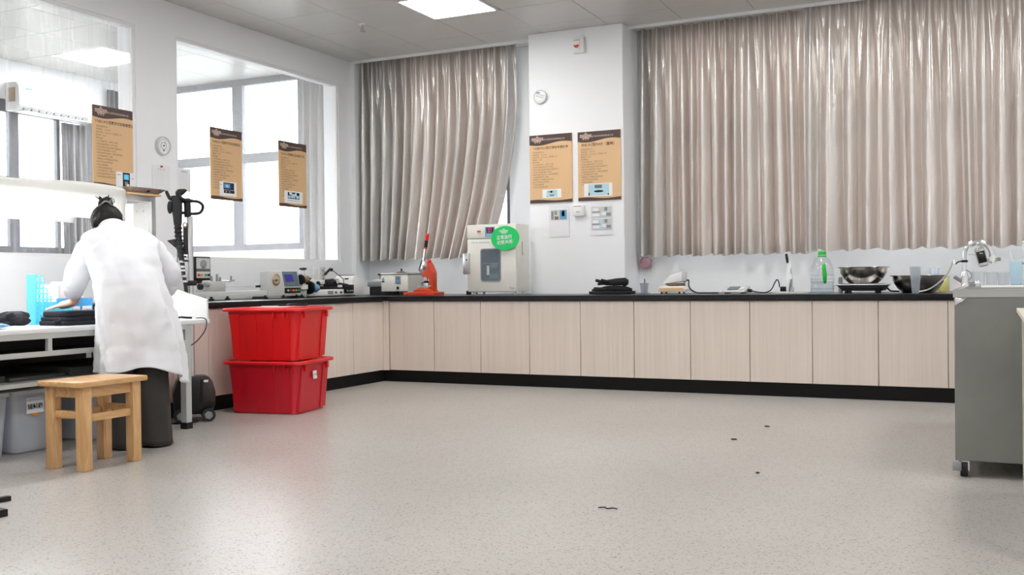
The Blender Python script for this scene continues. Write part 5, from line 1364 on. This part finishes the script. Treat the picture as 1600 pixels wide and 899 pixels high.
o = obj('chopping_board', B(-.16, .16, -.05, .05, 0, .010, bev=.003), 'white'); o.location = (6.44, -3.3, SZ - .028 + .028); tag(o, 'white plastic board lying across the sink unit', 'board')
# beige work table cut by the right edge
t = thing('work_table', 'beige work table cut off by the right edge of the view', 'table', (6.425, -4.36, 0))
obj('top', MB().prism([(0, .792), (.9, .792), (.9, .755), (.020, .755), (.0, .775)], -1.2, 0, 'xz', bev=.002), 'beige', t)
obj('leg_panel', B(.020, .07, -.06, -.005, 0, .755), 'beige', t, sm=False)
obj('leg_panel', B(.80, .85, -.06, -.005, 0, .755), 'beige', t, sm=False)
obj('leg_panel', B(.020, .07, -1.18, -1.12, 0, .755), 'beige', t, sm=False)
obj('leg_panel', B(.80, .85, -1.18, -1.12, 0, .755), 'beige', t, sm=False)

# floor crumbs
for k, (x, y, a, b, lab) in enumerate(((5.055, -2.815, .018, .010, 'dark crumb on the floor farthest from the view, before the cabinets'), (4.982, -3.391, .020, .014, 'dark crumb on the open floor, middle one of three'), (5.317, -4.341, .010, .010, 'small dark crumb on the floor nearest the sink caster'))):
    o = obj('floor_crumb', MB().ell((0, 0, .004), (a, b, .004), 10, 6), 'debris'); o.location = (x, y, 0); tag(o, lab, 'crumb', 'crumbs on the floor')
o = obj('thread_scrap', MB().tube([(-.04, 0, .002), (-.015, .012, .003), (.0, -.006, .003), (.02, .014, .002), (.04, .006, .002)], .0025, 6), 'debris'); o.location = (4.914, -5.312, 0); tag(o, 'short dark thread scrap on the open floor nearest the camera', 'thread')

# ================================================================== THE PERSON
from mathutils import noise as mnoise
PX = thing('person', 'person in a white lab coat with dark bun bending over the inspection table', 'person', (1.838, -4.883, 0), math.radians(51.3))
# local axes: x = the person's right, y = the way the person faces, z up
HUP = Vector((-.10, .60, .79)).normalized(); HF = Vector((-.04, .79, -.61)); HF = (HF - HUP * HF.dot(HUP)).normalized(); HR = HF.cross(HUP)
HC_ = Vector((-.088, .487, 1.318))
HROT = Matrix((HR, HF, HUP)).transposed()
def hp_(x, y, z): return HC_ + HR * x + HF * y + HUP * z
def chain(mb, pts, rs, n=14):
    mb.tube(pts, rs, n, 4)
    for p, r in ((pts[0], rs[0]), (pts[-1], rs[-1])): mb.ell(p, (r, r, r), n, 8)
def body_mesh():
    b = MB()
    # skull, jaw, nose, ears, lips, chin, brow
    b.ell(HC_, (.074, .094, .092), rot=HROT); b.ell(hp_(0, .030, -.060), (.056, .062, .060), rot=HROT); b.ell(hp_(0, .062, -.098), (.026, .026, .020), rot=HROT)
    b.ell(hp_(0, .102, -.030), (.013, .018, .024), rot=HROT); b.ell(hp_(0, .090, -.005), (.008, .012, .024), rot=HROT)
    b.ell(hp_(0, .086, -.066), (.024, .012, .006), rot=HROT); b.ell(hp_(0, .084, -.076), (.021, .012, .006), rot=HROT)
    b.ell(hp_(0, .078, .020), (.050, .016, .010), rot=HROT)
    for s in (-1, 1):
        b.ell(hp_(s * .078, .004, -.022), (.010, .020, .031), rot=HROT); b.ell(hp_(s * .032, .080, .0), (.013, .010, .009), rot=HROT); b.ell(hp_(s * .040, .062, -.030), (.024, .022, .022), rot=HROT)
    chain(b, [(-.035, .375, 1.235), (-.06, .42, 1.255), tuple(hp_(0, -.012, -.07))], [.058, .054, .052])
    # trunk
    chain(b, [(.005, -.02, .90), (.0, .03, 1.01), (-.01, .14, 1.09), (-.025, .27, 1.165), (-.035, .34, 1.21)], [.125, .112, .118, .115, .085], 20)
    for s in (-1, 1):
        b.ell((s * .08, -.035, .87), (.095, .105, .11)); b.ell((-.02 + s * .085, .20, 1.11), (.085, .09, .09)); b.ell((-.03 + s * .13, .30, 1.18), (.075, .065, .06))
        hx = .105 if s > 0 else -.065; hy = -.02 if s > 0 else -.045
        chain(b, [(s * .085, -.02, .84), (hx - s * .005, hy + .03, .48), (hx, hy, .28), (hx, hy - .01, .09)], [.088, .060, .055, .040], 16)
        b.tube([(hx, hy - .02, .05), (hx + s * .02, hy + .07, .040), (hx + s * .045, hy + .16, .028)], [.036, .040, .030], 14)
    # arms
    LA = [(-.195, .29, 1.165), (-.268, .240, .985), (-.282, .345, .850)]
    RA = [(.150, .29, 1.165), (.262, .275, 1.015), (.235, .42, .875)]
    for A in (LA, RA):
        chain(b, [A[0], tuple((Vector(A[0]) + Vector(A[1])) / 2), A[1]], [.052, .046, .040])
        chain(b, [A[1], tuple((Vector(A[1]) * .6 + Vector(A[2]) * .4)), A[2]], [.040, .039, .027])
    def hand(w, d, side, up, curl, spread):
        """w wrist point, d finger direction, side = unit vector towards the thumb, up = back of the hand"""
        w, d, side, up = Vector(w), Vector(d).normalized(), Vector(side), Vector(up)
        side = (side - d * side.dot(d)).normalized(); up = side.cross(d) if side.cross(d).dot(up) > 0 else -side.cross(d)
        b.tube([w, w + d * .035, w + d * .080], [.024, .026, .024], 12)
        R_ = Matrix((side, d, up)).transposed()
        b.ell(w + d * .055, (.044, .052, .020), rot=R_)
        for k, (off, ln) in enumerate(((.030, .072), (.010, .080), (-.011, .075), (-.030, .058))):
            base = w + d * (.090 - abs(off - .004) * .25) + side * off
            dr = (d + side * off * spread).normalized()
            p1 = base + dr * ln * .42; p2 = p1 + (dr - up * curl * .6).normalized() * ln * .32; p3 = p2 + (dr - up * curl * 1.2).normalized() * ln * .26
            b.tube([base - dr * .02, base, p1, p2, p3], [.0095, .0095, .0090, .0082, .0066], 10, 3); b.ell(p3, (.0066,) * 3, 8, 6)
        t0 = w + d * .025 + side * .026; t1 = t0 + (side * .75 + d * .65).normalized() * .036; t2 = t1 + (side * .35 + d).normalized() * .030
        b.tube([t0 - side * .012, t0, t1, t2], [.014, .013, .011, .008], 10, 3); b.ell(t2, (.008,) * 3, 8, 6)
    hand((-.280, .350, .834), (-.97, .12, -.22), (.15, 1, .1), (0, 0, 1), .15, 6)
    hand((.235, .425, .868), (-.25, .80, -.55), (-1, -.2, 0), (0, .4, 1), .45, 3)
    me = b.mesh('body_src')
    o = bpy.data.objects.new('body_src', me); COL.objects.link(o)
    md = o.modifiers.new('r', 'REMESH'); md.mode = 'VOXEL'; md.voxel_size = .0055
    sm_ = o.modifiers.new('s', 'SMOOTH'); sm_.factor = .5; sm_.iterations = 3
    dg = bpy.context.evaluated_depsgraph_get()
    out = bpy.data.meshes.new_from_object(o.evaluated_get(dg))
    bpy.data.objects.remove(o); bpy.data.meshes.remove(me)
    out.materials.clear(); out.materials.append(MT['skin'])
    return out
obj('body', body_mesh(), None, PX, ang=180)
for s in (-1, 1):
    e_ = obj('eye', MB().ell(hp_(s * .032, .088, .0), (.009, .007, .007), 12, 8, rot=HROT), 'pw', PX)
    obj('iris', MB().ell(hp_(s * .032, .0945, -.001), (.004, .002, .004), 10, 6, rot=HROT), 'bk', e_)
    obj('eyebrow', MB().tube([hp_(s * .018, .096, .022), hp_(s * .034, .095, .027), hp_(s * .050, .085, .022)], [.003, .0035, .002], 8), 'hair', PX)

def wrinkle(me, amp, freq, seed=0, stretch=(1, 1, 1)):
    me.update(); nn = [v.normal.copy() for v in me.vertices]
    for v, n in zip(me.vertices, nn):
        p = Vector((v.co.x * stretch[0], v.co.y * stretch[1], v.co.z * stretch[2])) * freq + Vector((seed, seed * 1.7, 0))
        v.co += n * amp * (mnoise.noise(p) + .5 * mnoise.noise(p * 2.3))
    me.update()
def cat(vals, t):
    """Catmull-Rom through a list of tuples, t in 0..1"""
    n = len(vals) - 1; k = min(int(t * n), n - 1); f = t * n - k
    p = [vals[max(k - 1, 0)], vals[k], vals[k + 1], vals[min(k + 2, n)]]
    return [.5 * (2 * b + (c - a) * f + (2 * a - 5 * b + 4 * c - d) * f * f + (3 * b - a - 3 * c + d) * f ** 3) for a, b, c, d in zip(*p)]
# coat: cx, cy, cz, half width, half depth, tilt
CT = [(.060, -.020, .440, .245, .175, 0), (.052, -.02, .56, .238, .170, 0), (.036, -.025, .70, .222, .165, 0), (.012, -.03, .84, .205, .160, .05), (-.004, -.005, .95, .196, .150, .25),
      (-.012, .06, 1.035, .194, .145, .62), (-.020, .155, 1.105, .200, .135, .85), (-.028, .245, 1.165, .212, .122, .90), (-.034, .305, 1.205, .205, .102, .90), (-.042, .350, 1.238, .150, .085, .85), (-.052, .385, 1.262, .095, .075, .75), (-.058, .405, 1.278, .078, .070, .7)]
def coat_mesh():
    rings = []; NR, NS = 84, 120
    for j in range(NR + 1):
        t = j / NR
        cx, cy, cz, a, d, tl = cat(CT, t)
        low = max(0, 1 - t / .42)
        ring = []
        for i in range(NS):
            th = 2 * PI * i / NS
            c_, s_ = math.cos(th), math.sin(th)
            e = 2 / 2.35
            x = a * math.copysign(abs(c_) ** e, c_); y = d * math.copysign(abs(s_) ** e, s_)
            k = 1 + low * (.080 * math.sin(5 * th + .6) + .045 * math.sin(9 * th + 2.0 + 2 * t) + .016 * math.sin(15 * th + 4 * t))
            seam = .004 * math.exp(-((th - 1.5 * PI - .02) / .035) ** 2)
            x *= k; y = y * k - seam
            dz = 0
            if j < 14:   # uneven hem: lifted at the middle of the back, dipping at both sides
                w_ = (1 - j / 14) ** 1.5
                dz = w_ * (-.080 * max(0, c_) ** 2 * (1 if s_ < .5 else .3) - .012 * max(0, -c_) + .022 * max(0, -s_) ** 3 + .006 * math.sin(7 * th))
            ring.append((cx + x, cy + y * math.cos(tl), cz + dz - y * math.sin(tl)))
        rings.append(ring)
    me = MB().loft(rings, False, False).mesh('lab_coat')
    wrinkle(me, .019, 7, 3, (1, 1, .5)); wrinkle(me, .007, 18, 8, (.35, 1, 1.3))
    return me
coat = obj('lab_coat', coat_mesh(), 'coat', PX, ang=180)
coat.modifiers.new('thick', 'SOLIDIFY').thickness = .0025
def sleeve(name, pts, rs, cuff):
    me = MB().tube(pts, rs, 28, 14, caps=False).mesh(name)
    wrinkle(me, .008, 16, 5); wrinkle(me, .004, 34, 2)
    o = obj(name, me, 'coat', coat, ang=180); o.modifiers.new('thick', 'SOLIDIFY').thickness = .002
    d = (Vector(pts[-1]) - Vector(pts[-2])).normalized(); r = rs[-1]
    if cuff:
        m2 = MB().tube([Vector(pts[-1]) - d * .034, Vector(pts[-1]) - d * .014, Vector(pts[-1]) + d * .006], [r * 1.02, r * 1.13, r * 1.06], 28, 6, caps=False).mesh('cuff')
        wrinkle(m2, .004, 40, 9)
        c = obj('cuff', m2, 'coat', coat, ang=180); c.modifiers.new('thick', 'SOLIDIFY').thickness = .003
sleeve('sleeve', [(-.125, .27, 1.175), (-.185, .285, 1.150), (-.225, .265, 1.080), (-.270, .240, .985), (-.288, .275, .935), (-.288, .318, .898)], [.085, .084, .078, .072, .060, .050], True)
sleeve('sleeve', [(.075, .27, 1.175), (.135, .285, 1.150), (.190, .285, 1.090), (.248, .280, 1.010), (.258, .340, .950), (.242, .395, .900)], [.085, .084, .076, .070, .062, .050], True)
cl = MB()
cr = lambda g, up: [(-.060 + (.072 + g) * math.cos(a), .405 + (.064 + g) * math.sin(a) * .72 + up * .25, 1.276 - (.064 + g) * math.sin(a) * .66 + up) for a in np.linspace(0, 2 * PI, 40, endpoint=False)]
cl.loft([cr(.016, -.012), cr(.013, .006), cr(.004, .020), cr(.0, .016)], False, False)
o = obj('collar', cl, 'coat', coat, ang=180); o.modifiers.new('thick', 'SOLIDIFY').thickness = .003
# trousers: two wide legs
tm = MB()
for hx, hy, a, b_ in ((.118, -.025, .104, .120), (-.060, -.040, .098, .115)):
    rings = []
    for j in range(30):
        t = j / 29; z = .016 + .84 * t
        cx = hx * (1 - t) + (.085 if hx > 0 else -.08) * t; cy = hy + .01 * t
        ring = []
        for i in range(40):
            th = 2 * PI * i / 40
            k = 1 + .03 * math.sin(3 * th + 4 * t) + .02 * math.sin(7 * th + 9 * t) * (1 - t)
            ring.append((cx + a * k * math.cos(th) * (1 - .22 * t), cy + b_ * k * math.sin(th) * (1 - .12 * t), z + (.012 * math.cos(th - 2.6) if j == 0 else 0)))
        rings.append(ring)
    tm.loft(rings, False, True)
tme = tm.mesh('trousers'); wrinkle(tme, .006, 12, 4, (1, 1, .6))
o = obj('trousers', tme, 'trouser', PX, ang=180); o.modifiers.new('thick', 'SOLIDIFY').thickness = .002
for hx, hy, a in ((.115, -.02, -.25), (-.075, -.02, .75)):
    sh = MB().loft([[(p[0], p[1], z) for p in [((.038 + g) * math.cos(q) * (1.12 if math.sin(q) > 0 else .95), (.115 + g) * math.sin(q)) for q in np.linspace(0, 2 * PI, 28, endpoint=False)]] for z, g in ((0, -.002), (.012, .004), (.020, .003))])
    sh.loft([[((.036 + g) * math.cos(q) * (1.1 if math.sin(q) > 0 else .95), (.112 + g) * math.sin(q) + o_, z) for q in np.linspace(0, 2 * PI, 28, endpoint=False)] for z, g, o_ in ((.018, .0, 0), (.04, -.002, -.002), (.058, -.012, -.012), (.072, -.022, -.035), (.078, -.034, -.05))])
    obj('shoe', sh, 'bkm', PX, loc=(hx, hy + .045, 0), rotz=a)
# hair
hm = MB().ell(HC_ - HF * .016 + HUP * .008, (.094, .100, .102), 48, 28, rot=HROT)
hme = hm.mesh('hair')
for v in hme.vertices:    # strand grooves running towards the bun, hairline lifted off the face
    q = v.co - HC_; x, y, z = q.dot(HR), q.dot(HF), q.dot(HUP)
    an = math.atan2(x, z + .02)
    v.co += (q.normalized()) * (.0022 * math.sin(an * 34) + .0016 * math.sin(an * 61 + 1))
    if y > .045 and z < .045: v.co -= HF * (y - .045) * .9
    if z < -.04 and y > -.02: v.co -= HF * .03 - HR * (-.1 * x)
hme.update()
hair = obj('hair', hme, 'hair', PX, ang=180)
BC = hp_(.0, -.062, .098)
bun = MB(); g_ = random.Random(4)
bun.ell(BC + HUP * .010, (.040, .036, .034), 20, 12, rot=HROT)
for k in range(9):
    a0 = k * .7; R1 = .030 + .006 * g_.random()
    bun.tube([BC + HR * (R1 * math.cos(a0 + q)) + HF * (R1 * math.sin(a0 + q)) + HUP * (.004 * k - .012 + .012 * math.sin(2 * q + k)) for q in np.linspace(0, 3.6, 6)], [.004, .010, .012, .012, .010, .004], 8, 3)
obj('hair_bun', bun, 'hair', hair, ang=180)
wp = MB()
for k in range(16):
    a0 = g_.uniform(0, 2 * PI); r0 = .02; l_ = g_.uniform(.025, .058)
    d_ = (HUP * g_.uniform(.5, 1) + HR * math.cos(a0) * .8 - HF * abs(math.sin(a0)) * .5 + Vector((0, 0, .3))).normalized()
    p0 = BC + HUP * .02 + HR * r0 * math.cos(a0) + HF * r0 * math.sin(a0)
    wp.tube([p0, p0 + d_ * l_ * .5 + Vector((g_.uniform(-.006, .006), 0, .004)), p0 + d_ * l_ + Vector((g_.uniform(-.01, .01), 0, -.002))], [.0055, .004, .0012], 6, 3)
for k in range(10):
    s = -1 if k < 5 else 1; u0 = g_.uniform(-.04, .03)
    p0 = hp_(s * .082, u0, -.03); wp.tube([p0, p0 - HUP * .02 + HR * s * .006, p0 - HUP * g_.uniform(.03, .05) + HR * s * g_.uniform(0, .008)], [.003, .0022, .001], 6, 3)
obj('loose_strands', wp, 'hair', hair, ang=180)
obj('hair_tie', MB().tube([BC + HR * (.036 * math.cos(q)) + HF * (.034 * math.sin(q)) - HUP * (.010 - .008 * math.sin(3 * q)) for q in np.linspace(0, 2 * PI, 12)], .0055, 8, 3), 'mgrey', hair, label='grey twisted hair tie')
obj('tie_loop', MB().tube([BC + HR * .02 - HF * .03, BC + HR * .045 - HF * .038 + HUP * .012, BC + HR * .048 - HF * .03 - HUP * .010, BC + HR * .02 - HF * .034 - HUP * .004], .0035, 8, 4), 'mgrey', hair)
